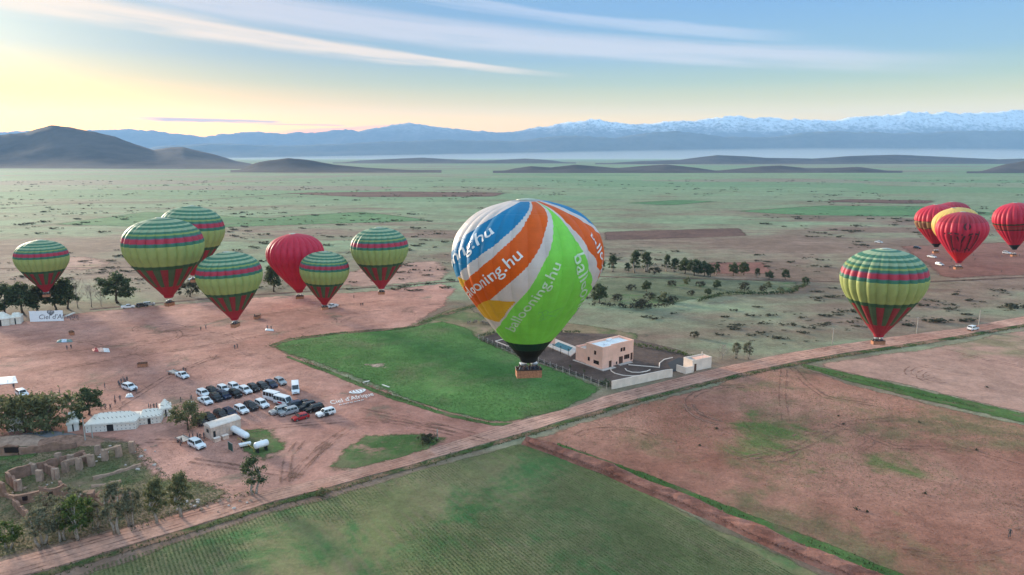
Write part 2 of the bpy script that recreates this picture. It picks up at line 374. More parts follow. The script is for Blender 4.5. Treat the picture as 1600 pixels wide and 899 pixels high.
for poly in ([(-60, 702), (60, 697), (120, 708), (60, 722), (-60, 742)], [(140, 690), (220, 688), (235, 705), (190, 712), (135, 700)], [(-40, 790), (20, 790), (60, 850), (0, 868), (-40, 872)], [(195, 755), (245, 718), (270, 730), (200, 770)], [(140, 750), (185, 752), (170, 775), (120, 765)], [(200, 824), (290, 790), (400, 765), (405, 770), (300, 800), (210, 832)], [(60, 842), (150, 815), (160, 830), (70, 858)]):
    sheet('grass_patch', poly, M_BRIGHT, .07, 5)
sheet('grass_patch', [(506, 744), (507, 735), (538, 694), (570, 677), (650, 674), (712, 683), (714, 690), (640, 716), (540, 741)], M_GRASS2, .065, 2.5)
sheet('grass_patch', [(378, 671), (420, 670), (452, 690), (448, 702), (412, 723), (384, 716), (358, 700)], M_GRASS2, .065, 3)
sheet('grass_patch', [(464, 676), (482, 671), (504, 675), (494, 686), (474, 690)], M_BRIGHT, .065, 5)
sheet('grass_patch', [(380, 766), (425, 756), (420, 768), (385, 778)], M_BRIGHT, .075, 1)
sheet('pale_patch', [(560, 569), (600, 566), (612, 575), (575, 578)], M_PALE, .075, 3)
sheet('crop_field', [(60, 930), (150, 884), (300, 837), (420, 798), (510, 774), (620, 744), (720, 716), (812, 690), (850, 702), (960, 744), (1080, 800), (1230, 870), (1400, 950), (600, 960)], M_CROP, .05, 2)
sheet('bare_strip', [(930, 735), (1000, 760), (1100, 800), (1230, 858), (1420, 930), (1340, 950), (1220, 885), (1120, 842), (1085, 815), (1000, 768)], M_STRIP, .06, 4)
sheet('grass_patch', [(1040, 800), (1080, 790), (1122, 800), (1110, 822), (1070, 826)], M_BRIGHT, .07, 7)
sheet('grass_patch', [(930, 742), (985, 755), (965, 768), (915, 748)], M_BRIGHT, .07, 6)
sheet('worn_field', [(815, 686), (900, 658), (980, 634), (1080, 608), (1150, 590), (1224, 570), (1252, 574), (1330, 598), (1450, 628), (1600, 662), (1760, 695), (1760, 960), (1480, 960), (1400, 925), (1280, 874), (1150, 820), (1000, 756), (890, 714)], M_FIELD, .05, 3)
sheet('far_field', [(1256, 571), (1330, 558), (1420, 547), (1500, 534), (1600, 514), (1760, 488), (1760, 670), (1600, 648), (1500, 624), (1400, 602), (1300, 578)], M_FIELD2, .045, 3)
for poly in ([(1090, 622), (1150, 606), (1200, 600), (1180, 622), (1120, 640), (1085, 642)], [(905, 690), (960, 676), (970, 690), (930, 705)], [(1045, 650), (1085, 648), (1100, 662), (1060, 668)]):
    sheet('grass_patch', poly, M_BRIGHT, .07, 13)
sheet('walled_yard', [(748, 529), (800, 512), (870, 519), (960, 522), (1060, 546), (1112, 568), (1052, 582), (951, 607), (850, 568)], M_DARK, .07, 1.0, amp=.3)
sheet('orchard', [(918, 436), (1000, 429), (1110, 434), (1262, 440), (1245, 456), (1170, 462), (1100, 468), (1010, 484), (915, 474)], earth('orchard_grass', (.125, .135, .075), (.18, .175, .105), (.075, .135, .048), (.5, .64), s1=.02, s2=.03), .04, 6)
sheet('ploughed_field', [(941, 362), (1158, 356), (1173, 369), (1000, 375), (941, 376)], M_PLOW, .05, 5, step=12)
sheet('red_field', [(1095, 410), (1195, 409), (1216, 428), (1110, 430)], M_RED, .05, 4, step=8)
sheet('trackside_pad', [(1398, 384), (1600, 377), (1780, 373), (1780, 424), (1600, 432), (1462, 437), (1446, 420)], M_RED, .04, 8, step=10)
sheet('far_crop', [(1130, 330), (1280, 321), (1440, 322), (1600, 336), (1440, 340), (1250, 337)], M_TEAL, .08, 14, step=30, amp=4)
sheet('far_crop', [(60, 352), (230, 330), (420, 340), (560, 330), (700, 345), (480, 352), (300, 358)], M_TEAL, .08, 14, step=30, amp=4)
sheet('far_crop', [(960, 318), (1060, 312), (1130, 315), (1050, 322)], M_TEAL, .08, 14, step=30, amp=4)
sheet('ploughed_field', [(420, 302), (620, 299), (800, 301), (780, 308), (560, 309)], M_PLOW, .09, 20, step=40, amp=5)
sheet('ploughed_field', [(1255, 316), (1320, 311), (1470, 313), (1450, 320)], M_PLOW, .09, 16, step=40, amp=5)
sheet('bare_plain', [(560, 418), (690, 404), (712, 425), (700, 440), (560, 452), (480, 440)], M_FIELD2, .03, 10, step=12)
sheet('bare_plain', [(20, 410), (140, 396), (190, 410), (170, 424), (40, 425)], M_FIELD2, .03, 14, step=12)

road_hi = [(-90, 902), (0, 875), (100, 850), (200, 824), (300, 797), (400, 770), (430, 763), (510, 747), (600, 722), (700, 692), (760, 673), (820, 655), (880, 640), (950, 617), (1050, 592), (1120, 575), (1220, 553), (1300, 540), (1400, 525), (1500, 513), (1600, 494), (1760, 466)]
road_lo = [(-90, 942), (0, 910), (60, 897), (150, 870), (300, 825), (420, 787), (510, 764), (620, 734), (720, 706), (820, 677), (900, 653), (980, 629), (1080, 603), (1150, 586), (1240, 567), (1320, 553), (1400, 541), (1500, 525), (1600, 507), (1760, 478)]
road = strip('dirt_road', road_hi, road_lo, M_ROAD, .09)
def shift(L, dx, dy): return [(x + dx, y + dy) for x, y in L]
for c in (.22, .36, .62, .78):                                        # wheel ruts of the road
    n_ = 60; hi = [P(np.interp(u, np.linspace(0, 1, len(road_hi)), [q[0] for q in road_hi]), np.interp(u, np.linspace(0, 1, len(road_hi)), [q[1] for q in road_hi])) for u in np.linspace(0, 1, n_)]
    def near(L, q):
        xs_ = [p_[0] for p_ in L]; return q
    xq = np.linspace(-80, 1750, 90)
    Lh = [P(x, np.interp(x, [q[0] for q in road_hi], [q[1] for q in road_hi])) for x in xq]; Ll = [P(x, np.interp(x, [q[0] for q in road_lo], [q[1] for q in road_lo])) for x in xq]
    a_ = [h.lerp(l, c - .035) for h, l in zip(Lh, Ll)]; b_ = [h.lerp(l, c + .035) for h, l in zip(Lh, Ll)]
    strip('wheel_track', a_, b_, M_TRACK, .115, road, cols=(0, .5, 1), ed=(.1, .5, .1), px=False, amp=.1)
strip('verge', shift(road_lo, 0, -1), [(x, y + 6 * np.interp(y, [500, 900], [.75, 1.6])) for x, y in road_lo], M_VERGE, .08, cols=(0, .3, .7, 1), ed=(.2, 1, 1, 0))
strip('verge', [(1252, 568), (1300, 576), (1400, 599), (1500, 621), (1600, 644), (1760, 680)], [(1256, 576), (1330, 599), (1450, 629), (1600, 664), (1760, 702)], M_BRIGHT, .08, cols=(0, .25, .75, 1), ed=(0, 1, 1, 0))
strip('verge', [(872, 692), (930, 712), (1000, 736), (1080, 766), (1150, 794), (1230, 824), (1300, 850), (1440, 905)], [(866, 700), (930, 724), (1000, 750), (1080, 783), (1150, 812), (1230, 846), (1300, 874), (1420, 925)], M_BRIGHT, .08, cols=(0, .25, .75, 1), ed=(0, 1, 1, 0))
strip('verge', [(419, 540), (445, 529), (530, 519), (640, 510), (690, 490), (740, 474)], [(425, 544), (450, 534), (530, 523), (640, 515), (692, 496), (745, 480)], M_VERGE, .085, cols=(0, .3, .7, 1), ed=(0, 1, 1, 0))
strip('verge', [(450, 556), (520, 580), (600, 612), (700, 645), (768, 660), (800, 660)], [(446, 560), (515, 586), (596, 620), (698, 653), (768, 667), (806, 667)], M_BRIGHT, .085, cols=(0, .3, .7, 1), ed=(0, 1, 1, 0))
# far tracks across the plain
for L, wd in (([(140, 484), (330, 466), (430, 459), (700, 441)], 3.0), ([(700, 441), (900, 432), (1100, 436), (1260, 440), (1420, 442), (1600, 434), (1760, 430)], 3.0), ([(860, 362), (941, 376), (1080, 380)], 2), ([(1160, 340), (1400, 338), (1600, 333)], 4), ([(0, 326), (120, 318), (300, 314), (500, 300)], 8), ([(0, 420), (200, 418), (420, 408), (560, 392)], 2.5)):
    pts = [P(*q) for q in L]; a_, b_ = [], []
    for i, p_ in enumerate(pts):
        d = (pts[min(i + 1, len(pts) - 1)] - pts[max(i - 1, 0)]).normalized(); nn = Vector((-d.y, d.x, 0)) * wd / 2
        a_.append(p_ + nn); b_.append(p_ - nn)
    strip('track', a_, b_, M_PLOW, .1, cols=(0, .25, .75, 1), ed=(0, 1, 1, 0), px=False, amp=.6, step=12)
# wheel tracks left on the bare fields
TRK = [0]
def track(L, wd, parent, z=.1, gap=1.7, m=M_TRACK, e=.52):
    pts = [P(*q) for q in L]; TRK[0] += 1; z += TRK[0] * .003
    for off in (-gap / 2, gap / 2):
        a_, b_ = [], []
        for i, p_ in enumerate(pts):
            d = (pts[min(i + 1, len(pts) - 1)] - pts[max(i - 1, 0)]).normalized(); nn = Vector((-d.y, d.x, 0))
            a_.append(p_ + nn * (off + wd / 2)); b_.append(p_ + nn * (off - wd / 2))
        strip('wheel_track', a_, b_, m, z, parent, cols=(0, .5, 1), ed=(.2, e, .2), px=False, amp=.15, step=3)
wf = bpy.data.objects['worn_field']; ff = bpy.data.objects['far_field']
def arc(cx, cy, rx, ry, a0, a1, n=14): return [(cx + rx * math.cos(math.radians(a0 + (a1 - a0) * i / n)), cy + ry * math.sin(math.radians(a0 + (a1 - a0) * i / n))) for i in range(n + 1)]
track(arc(1150, 630, 75, 26, 175, 280), .9, wf); track([(1076, 632), (1082, 645), (1100, 655), (1126, 662)], 1.6, wf, gap=2.4, e=.75)
track(arc(1150, 630, 75, 26, 175, 120), .9, wf)
track(arc(960, 684, 60, 14, 190, 350), .7, wf); track(arc(1300, 690, 60, 18, 200, 400), .6, wf); track(arc(1190, 700, 55, 20, 20, 160), .6, wf)
track([(1238, 575), (1260, 600), (1290, 622), (1370, 634)], 1.0, wf); track([(1225, 578), (1222, 620), (1228, 660)], .7, wf)
track([(1300, 660), (1400, 700), (1500, 700), (1600, 730)], .7, wf); track([(1150, 720), (1250, 700), (1330, 660), (1400, 655)], .7, wf)
track(arc(1440, 582, 22, 10, 30, 320), .7, ff); track(arc(1462, 588, 26, 10, 60, 300), .6, ff); track([(1480, 548), (1530, 560), (1600, 575)], .7, ff)
for L in ([(0, 560), (120, 548), (240, 532), (330, 520)], [(60, 585), (180, 560), (300, 545), (440, 520), (560, 495)], [(250, 520), (320, 505), (430, 490), (600, 470)], [(180, 640), (260, 590), (330, 560), (420, 552)], [(520, 690), (480, 720), (450, 752)], [(470, 690), (450, 715), (445, 755)], [(545, 670), (500, 700), (460, 750)], [(230, 690), (300, 690), (430, 668), (560, 656), (700, 668)], [(300, 720), (400, 735), (470, 745)], [(560, 640), (640, 655), (740, 680)], [(590, 655), (680, 672), (760, 690)]):
    track(L, .9, landing, z=.085)
track(arc(100, 545, 60, 12, 200, 340), .6, landing, z=.085); track(arc(250, 515, 40, 8, 160, 340), .6, landing, z=.085)

_r = np.random.default_rng(12)
for i in range(26):                                                   # many faint turning marks of trucks and trailers
    x, y = _r.uniform(20, 640), _r.uniform(490, 640); rx = _r.uniform(25, 90); a0 = _r.uniform(0, 360)
    if y > 500 + (640 - x) * .28 and x > 420: continue
    track(arc(x, y, rx, rx * .2, a0, a0 + _r.uniform(50, 150)), _r.uniform(.5, .9), landing, z=.085, e=_r.uniform(.30, .5))
for i in range(26):
    x, y = _r.uniform(980, 1580), _r.uniform(640, 880); rx = _r.uniform(25, 110); a0 = _r.uniform(0, 360)
    if y > 640 + (x - 880) * .40: continue
    track(arc(x, y, rx, rx * .28, a0, a0 + _r.uniform(40, 140)), _r.uniform(.4, .8), wf, z=.1, e=_r.uniform(.30, .5))
# the earth bank between crop and worn field: heaped soil with an uneven crest
def bank(name, line, wpx, h, mat, seed=3):
    pts = densify([P(*q) for q in line], 1.2, .35, seed, closed=False); vs = []; k = 9
    for i, p_ in enumerate(pts):
        d = (pts[min(i + 1, len(pts) - 1)] - pts[max(i - 1, 0)]).normalized(); nn = Vector((-d.y, d.x, 0))
        hh = h * (.6 + .8 * vnoise(i * .23, 1.5, seed)); ww = wpx * (.8 + .4 * vnoise(i * .15, 7.7, seed))
        for j in range(k):
            u = j / (k - 1) * 2 - 1; z = hh * max(0, (1 - abs(u) ** 1.5)) * (.75 + .5 * vnoise(i * .9, j * 1.3, seed + 4)) if abs(u) < 1 else -.05
            q = p_ + nn * (u * ww / 2 + (vnoise(i * .8, j * 2.1, seed + 9) - .5) * .3); vs.append((q.x, q.y, z))
    fs = [(i * k + j, i * k + j + 1, (i + 1) * k + j + 1, (i + 1) * k + j) for i in range(len(pts) - 1) for j in range(k - 1)]
    me = mesh_from(name, vs, fs, mat); a = me.attributes.new('edge', 'FLOAT', 'POINT'); a.data.foreach_set('value', [1.0] * len(vs))
    return obj(name, me)
tag(bank('earth_bank', [(822, 690), (870, 707), (930, 729), (1000, 757), (1080, 791), (1150, 821), (1230, 857), (1300, 884), (1420, 930)], 4.6, 1.5, earth('heaped_soil', (.26, .105, .075), (.37, .17, .125), s1=.2, bump=1.0)), kind='structure')

# ------------------------------------------------------------------ hills and mountains
def hill_mat(name, lo, hi, snow=None):
    m, t, b, o = new_mat(name); p = pos(t); n = t.noise(p, .0016, 8, .65); n2 = t.noise(p, .009, 6, .7)
    col = t.mix(t.sstep(t.m('ADD', t.m('MULTIPLY', n, .6), t.m('MULTIPLY', n2, .4)), .38, .62), lo, hi)
    if snow:
        sx = t.node('ShaderNodeSeparateXYZ'); t.l.new(p, sx.inputs[0]); ge = t.node('ShaderNodeNewGeometry'); sn = t.node('ShaderNodeSeparateXYZ'); t.l.new(ge.outputs['Normal'], sn.inputs[0])
        hgt = t.m('ADD', sx.outputs[2], t.m('MULTIPLY', t.m('SUBTRACT', n2, .5), snow[2])); hgt = t.m('ADD', hgt, t.m('MULTIPLY', t.m('SUBTRACT', n, .5), snow[2]))
        f = t.m('MULTIPLY', t.sstep(hgt, snow[0], snow[1]), t.sstep(n2, .36, .52, .35, 1.0))
        f = t.m('MULTIPLY', f, t.sstep(sx.outputs[0], -4500.0, 2500.0, .12, 1.0))
        col = t.mix(f, col, (.82, .83, .86))
    t.l.new(col, b.inputs['Base Color']); b.inputs['Roughness'].default_value = .95; b.inputs['Specular IOR Level'].default_value = .05
    return m
def ridge(name, crest, dist, depth, mat, seed, rough=.25, step=10, front=None, rows=14, freq=1.0, jag=.3):
    """a range whose skyline runs through crest (photo pixels); front slopes with spurs, a back slope too"""
    x0, x1 = crest[0][0], crest[-1][0]; xs_ = np.arange(x0, x1 + 1, step); ys_ = np.interp(xs_, [c[0] for c in crest], [c[1] for c in crest])
    vs = []; nr = rows + 5
    front = front or depth
    for i, (x, y) in enumerate(zip(xs_, ys_)):
        top = at(x, y, dist / math.cos(PITCH)); d = ray(x, y); dxy = Vector((d.x, d.y, 0)).normalized(); base_r = Vector((top.x, top.y, 0))
        e_ = min(1.0, min(i, len(xs_) - 1 - i) / 9); zt = max(top.z, .5) * (e_ * e_ * (3 - 2 * e_) + .01)
        for j in range(nr):
            u = j / rows                                            # 0 foot in front, 1 crest, >1 behind
            r_ = -front * (1 - u) if u <= 1 else depth * (u - 1)
            q = base_r + dxy * r_
            nz = float(fbm(q.x / 900 * freq, q.y / 900 * freq, 5, seed, True))
            if u <= 1: z = zt * (.25 * u + .75 * u ** 1.9) * (1 - rough * (1 - u) * 1.3 + rough * 2.0 * (nz - .55) * (1 - u) ** .5 * (1 if u < 1 else 0))
            else: z = zt * (1 - (u - 1) * rows / 5 * .8)
            if j == rows: z = zt + (nz - .6) * zt * .06 + (float(fbm(i * .45, seed, 4, seed)) - .5) * zt * .11 * jag
            vs.append((q.x, q.y, max(-2.0, z) if j not in (0, nr - 1) else -2.0))
    n = len(xs_); fs = [(i * nr + j, (i + 1) * nr + j, (i + 1) * nr + j + 1, i * nr + j + 1) for i in range(n - 1) for j in range(nr - 1)]
    o = obj(name, mesh_from(name, vs, fs, mat, True)); return tag(o, kind='structure')
M_SNOW = hill_mat('snowy_rock', (.10, .10, .115), (.17, .16, .165), (620, 1050, 700))
M_FOOT = hill_mat('foothill_rock', (.085, .085, .08), (.13, .12, .11))
M_HILL = hill_mat('dry_hill', (.062, .056, .058), (.115, .098, .092))
ridge('mountain_range', [(-420, 206), (-200, 208), (60, 206), (150, 204), (200, 202), (240, 204), (265, 209), (320, 214), (350, 210), (400, 207), (440, 209), (500, 207), (540, 203), (560, 205), (600, 199), (645, 193), (670, 198), (700, 201), (760, 207), (800, 207), (840, 199), (890, 192), (920, 189), (935, 185), (950, 191), (990, 196), (1040, 192), (1080, 190), (1130, 184), (1200, 185), (1260, 188), (1310, 188), (1350, 184), (1400, 180), (1415, 174), (1440, 177), (1480, 176), (1520, 178), (1570, 173), (1620, 175), (1700, 172), (1850, 178), (2020, 182)], 19500, 3500, M_SNOW, 11, .42, 4, front=4500, rows=20, freq=1.0, jag=1.0)
ridge('foothill_range', [(200, 232), (330, 224), (450, 228), (600, 222), (700, 219), (800, 221), (880, 212), (960, 216), (1010, 208), (1060, 206), (1130, 214), (1200, 216), (1250, 209), (1300, 206), (1400, 209), (1500, 205), (1600, 205), (1750, 200), (1950, 205)], 14500, 1500, M_FOOT, 23, .4, 5, front=2600, jag=.8)
ridge('far_hill', [(520, 254), (560, 251), (600, 249), (660, 246.5), (700, 249), (760, 251), (820, 248), (870, 251), (900, 255)], 5600, 450, M_HILL, 31, .3, 5, front=700, freq=1.5)
ridge('far_hill', [(930, 256), (1000, 252), (1060, 250), (1120, 242.5), (1160, 244), (1200, 247), (1270, 248), (1330, 244), (1400, 242), (1470, 245), (1560, 249), (1640, 247), (1760, 256)], 5200, 450, M_HILL, 37, .3, 5, front=650, freq=1.5)
ridge('near_hill', [(770, 269), (800, 264), (830, 260), (860, 262), (900, 257.5), (930, 260), (965, 263), (1000, 260), (1040, 257.5), (1085, 262), (1120, 267), (1150, 264), (1190, 260), (1220, 259), (1260, 263), (1300, 263), (1340, 261), (1380, 266), (1410, 271)], 2700, 230, M_HILL, 41, .3, 4, front=360, freq=3)
ridge('near_hill', [(1510, 272), (1540, 265), (1570, 257), (1600, 252), (1650, 247), (1750, 250), (1850, 266)], 2600, 230, M_HILL, 43, .3, 5, front=320, freq=3)
ridge('left_hill', [(-330, 238), (-200, 214), (-100, 206), (0, 211), (40, 207), (80, 196.5), (110, 200), (150, 208), (180, 215), (210, 226), (240, 235), (262, 231), (285, 230), (310, 236), (340, 243), (370, 252), (400, 257), (430, 262)], 4100, 900, M_HILL, 47, .4, 5, front=1250, freq=1.8)
ridge('left_hill', [(360, 268), (390, 256), (420, 251), (450, 247.5), (480, 250), (520, 257), (570, 262), (640, 266), (690, 271)], 2800, 300, M_HILL, 53, .3, 5, front=420, freq=2.5)

# ------------------------------------------------------------------ the air
def haze():
    mb = MB().box(-27500, 27500, -3500, 25500, -3.5, 1600)
    m = bpy.data.materials.new('haze_air'); m.use_nodes = True; t = NT(m.node_tree); t.n.clear()
    o = t.node('ShaderNodeOutputMaterial'); v = t.node('ShaderNodeVolumePrincipled'); t.l.new(v.outputs[0], o.inputs['Volume'])
    v.inputs['Color'].default_value = (.33, .56, .88, 1); v.inputs['Density'].default_value = HAZE; v.inputs['Anisotropy'].default_value = 0.0
    v.inputs['Density Attribute'].default_value = ''
    try: m.cycles.homogeneous_volume = True
    except Exception: pass
    return tag(mb.build('haze', m), kind='stuff')
HAZE = 4.6e-5
haze()
def mist():
    """low morning mist lying before the foothills"""
    vs = []; n = 24; rows = []
    for i in range(n + 1):
        az = math.radians(-30 + 85 * i / n); e = math.sin(PI * i / n) ** .5; h = (20 + 150 * min(1.0, i / n * 1.6)) * e + 1
        for rr, z in ((8200, -1.0), (8200 + 900, h * .5), (10400, h), (12000, h * .8), (12300, -1.0)): vs.append((rr * math.sin(az), rr * math.cos(az), z))
    k = 5; fs = [(i * k + j, (i + 1) * k + j, (i + 1) * k + (j + 1) % k, i * k + (j + 1) % k) for i in range(n) for j in range(k)] + [tuple(range(k)), tuple(range(n * k, n * k + k))[::-1]]
    m = bpy.data.materials.new('mist_air'); m.use_nodes = True; t = NT(m.node_tree); t.n.clear()
    o = t.node('ShaderNodeOutputMaterial'); v = t.node('ShaderNodeVolumePrincipled'); t.l.new(v.outputs[0], o.inputs['Volume'])
    v.inputs['Color'].default_value = (.86, .92, 1.0, 1); v.inputs['Density'].default_value = 1.5e-4; v.inputs['Density Attribute'].default_value = ''
    return tag(obj('mist', mesh_from('mist', vs, fs, m)), kind='stuff')
mist()
# ------------------------------------------------------------------ people (one skinned body per pose)
def person_mat(name, top, legs, skin=(.35, .2, .13), hair=(.02, .015, .012)):
    m, t, b, o = new_mat(name); sx = t.node('ShaderNodeSeparateXYZ'); t.l.new(ocoord(t), sx.inputs[0])
    col = t.ramp(t.m('MULTIPLY', sx.outputs[2], 1 / 1.8), [(0, (.02, .018, .016)), (.05, legs), (.52, top), (.845, skin), (.935, hair)], 'CONSTANT')
    n = t.noise(ocoord(t), 9, 4); t.l.new(t.mix(.25, col, t.ramp(n, [(.3, (.0, .0, .0)), (.7, (.5, .5, .5))])), b.inputs['Base Color']); b.inputs['Roughness'].default_value = .9
    return m
def body_mesh(name, joints, edges):
    me = bpy.data.meshes.new(name + '_rig'); me.from_pydata([j[:3] for j in joints], edges, []); o = bpy.data.objects.new(name + '_rig', me); COL.objects.link(o)
    md = o.modifiers.new('skin', 'SKIN'); sd = me.skin_vertices[0].data if me.skin_vertices else None
    if sd is None:
        bm = bmesh.new(); bm.from_mesh(me); bm.verts.layers.skin.verify(); bm.to_mesh(me); bm.free(); sd = me.skin_vertices[0].data
    for i, j in enumerate(joints): sd[i].radius = (j[3], j[4] if len(j) > 4 else j[3]); sd[i].use_root = (i == 0)
    o.modifiers.new('sub', 'SUBSURF').levels = 1
    dg = bpy.context.evaluated_depsgraph_get(); dg.update(); out = bpy.data.meshes.new_from_object(o.evaluated_get(dg)); out.name = name
    bpy.data.objects.remove(o); bpy.data.meshes.remove(me); out.shade_smooth(); return out
def pose(armL, armR, legL, legR, lean=0.0):
    j = [(0, 0, .95, .15, .11), (0, lean * .4, 1.18, .14, .10), (0, lean * .8, 1.40, .17, .11), (0, lean, 1.52, .055), (0, lean * 1.15, 1.60, .085, .10), (0, lean * 1.2, 1.72, .08, .09)]
    e = [(0, 1), (1, 2), (2, 3), (3, 4), (4, 5)]
    for s, a in ((-1, armL), (1, armR)):
        b = len(j); j += [(s * .21, lean * .8, 1.42, .062), (*a[0], .048), (*a[1], .038), (*a[2], .036)]; e += [(2, b), (b, b + 1), (b + 1, b + 2), (b + 2, b + 3)]
    for s, l in ((-1, legL), (1, legR)):
        b = len(j); j += [(s * .10, 0, .86, .095), (*l[0], .07), (*l[1], .05), (*l[2], .045)]; e += [(0, b), (b, b + 1), (b + 1, b + 2), (b + 2, b + 3)]
    return j, e
def leg(s, dy=0, dx=0): return [(s * (.11 + dx * .5), -dy * .5 - .02, .48), (s * (.12 + dx), dy * .9, .08), (s * (.12 + dx), dy * .9 - .13, .045)]
BODIES = [body_mesh('person_standing', *pose([(-.27, .02, 1.16), (-.27, -.04, .92), (-.26, -.08, .82)], [(.27, .02, 1.16), (.27, -.04, .92), (.26, -.08, .82)], leg(-1), leg(1))),
          body_mesh('person_walking', *pose([(-.27, .10, 1.18), (-.27, .14, .95), (-.27, .12, .85)], [(.27, -.10, 1.18), (.26, -.22, .98), (.25, -.28, .90)], leg(-1, -.28), leg(1, .28), -.05)),
          body_mesh('person_reaching', *pose([(-.33, -.08, 1.55), (-.28, -.12, 1.82), (-.26, -.12, 1.92)], [(.27, -.10, 1.20), (.18, -.32, 1.15), (.12, -.38, 1.15)], leg(-1, .05, .06), leg(1, -.05, .06)))]
PM = [person_mat('dark_clothes', (.018, .018, .022), (.02, .022, .03)), person_mat('navy_clothes', (.02, .03, .07), (.03, .03, .04)), person_mat('maroon_clothes', (.10, .02, .02), (.025, .022, .022)), person_mat('beige_clothes', (.30, .24, .17), (.06, .05, .045)), person_mat('pale_clothes', (.55, .52, .48), (.05, .06, .10)), person_mat('grey_clothes', (.08, .08, .085), (.03, .03, .03))]
def person(p, label, group=None, pose_=None, m=None, s=1.0):
    o = obj('person', BODIES[random.randrange(3) if pose_ is None else pose_], None, p, (0, 0, random.uniform(0, 6.28)), PM[random.choice([0, 0, 0, 1, 2, 5, 3])] if m is None else PM[m])
    o.scale = (s,) * 3
    return tag(o, label, 'person', group)

# ------------------------------------------------------------------ hot-air balloons
PROF = np.array([(0, 0), (.008, .1), (.022, .2), (.06, .41), (.14, .62), (.25, .785), (.42, .93), (.58, .985), (.72, 1.0), (.86, .985), (1.0, .94), (1.15, .86), (1.4, .69), (1.7, .47), (1.93, .27), (2.06, .165)])
def cr(z, k=PROF):
    return np.interp(z, k[:, 0], k[:, 1])
ZS = np.concatenate([np.array([0, .004, .012, .022, .04, .06, .09, .12, .16, .2]), np.linspace(.25, 2.06, 36)])
def smooth_prof():
    z = np.linspace(0, 2.06, 800); s = np.sqrt(z / 2.06)        # finer near the crown
    r = cr(z); k = 25; rr = r.copy()
    for i in range(len(z)):
        a = max(1, min(k, i, len(z) - 1 - i)); rr[i] = r[i - a:i + a + 1].mean()
    rr[0] = 0; return z, rr
SPZ, SPR = smooth_prof()
def prof_r(z): return np.interp(z, SPZ, SPR)
def surf(theta, z, n, R, bulge=.085, off=0.0):
    """point of an envelope with n bulging gores; theta 0 faces local -y, z in radii below the crown"""
    r = prof_r(z); u = (theta / (2 * PI) * n) % 1.0
    bl = bulge * 4 * u * (1 - u) * np.clip(r * 1.5, 0, 1) * (.55 + .45 * np.clip(1 - abs(z - .7) / 1.3, 0, 1)) * (24 / n)
    rr = (r * (1 + bl)) * R + off
    return np.stack([rr * np.sin(theta), -rr * np.cos(theta), -z * R + off * .0 * z], -1)
def gore_mesh(name, n, R, mats, attr=None, i0=0, k=6, zs=ZS, bulge=.075):
    vs = []; u = np.linspace(0, 1, k + 1) * .9998 + .0001
    for z in zs: vs.append(surf((i0 + u) * 2 * PI / n, np.full(k + 1, z), n, R, bulge))
    V = np.concatenate(vs); w_ = k + 1
    fs = [(a * w_ + b, (a + 1) * w_ + b, (a + 1) * w_ + b + 1, a * w_ + b + 1) for a in range(len(zs) - 1) for b in range(k)]
    me = mesh_from(name, V, fs, mats, True)
    if attr is not None:
        th = np.tile((i0 + u) * 2 * PI / n, len(zs)); zz = np.repeat(zs, w_); at_ = me.attributes.new('band', 'FLOAT', 'POINT'); at_.data.foreach_set('value', attr(th, zz).astype(np.float32))
    return me
def fabric(name, colf, trans=.22, rough=.55):
    """thin coated nylon: colour from colf(tree, z below crown in radii), slightly see-through to light"""
    m, t, b, o = new_mat(name); sx = t.node('ShaderNodeSeparateXYZ'); t.l.new(ocoord(t), sx.inputs[0])
    return m, t, b, o, sx
def finish_fabric(t, b, o, col, trans=.22):
    n = t.noise(ocoord(t), .45, 5, .6); sc = t.node('ShaderNodeVectorMath', operation='SCALE'); t.l.new(col, sc.inputs[0]); t.l.new(t.sstep(n, .25, .75, .88, 1.07), sc.inputs['Scale'])
    t.l.new(sc.outputs[0], b.inputs['Base Color']); b.inputs['Roughness'].default_value = .5; b.inputs['Specular IOR Level'].default_value = .35
    tl = t.node('ShaderNodeBsdfTranslucent'); t.l.new(sc.outputs[0], tl.inputs[0]); mx = t.node('ShaderNodeMixShader'); mx.inputs[0].default_value = trans
    t.l.new(b.outputs[0], mx.inputs[1]); t.l.new(tl.outputs[0], mx.inputs[2]); t.l.new(mx.outputs[0], o.inputs[0])
    # horizontal panel seams, and creases
    sx = t.node('ShaderNodeSeparateXYZ'); t.l.new(ocoord(t), sx.inputs[0])
    bn = t.node('ShaderNodeBump'); bn.inputs['Strength'].default_value = .35; bn.inputs['Distance'].default_value = .12
    seam = t.m('PINGPONG', sx.outputs[2], .75); h = t.m('ADD', t.sstep(seam, 0, .06), t.m('MULTIPLY', t.noise(ocoord(t), 1.1, 4, .6), .9))
    t.l.new(h, bn.inputs['Height']); t.l.new(bn.outputs[0], b.inputs['Normal'])
GR_D, GR_L, YG, RD, PURP = (.060, .205, .125), (.37, .47, .28), (.41, .47, .16), (.52, .04, .075), (.17, .11, .16)
def striped_mat(odd, R):
    m, t, b, o, sx = fabric('striped_nylon_' + ('red' if odd else 'green'), None)
    z = t.m('MULTIPLY', sx.outputs[2], -1 / (R * 2.2))
    st = [(0, GR_L), (.030, GR_D), (.060, GR_L), (.105, GR_D), (.155, GR_L), (.195, GR_D), (.245, GR_L), (.305, GR_D), (.355, (.30, .38, .12)), (.40, GR_D), (.455, PURP), (.475, RD), (.585, PURP), (.605, GR_D), (.68, YG), (1.20, (.05, .13, .065)), (1.29, (.36, .04, .05) if odd else (.09, .15, .075)), (1.80, (.46, .03, .05))]
    finish_fabric(t, b, o, t.ramp(z, [(p / 2.2, c) for p, c in st], 'CONSTANT')); return m
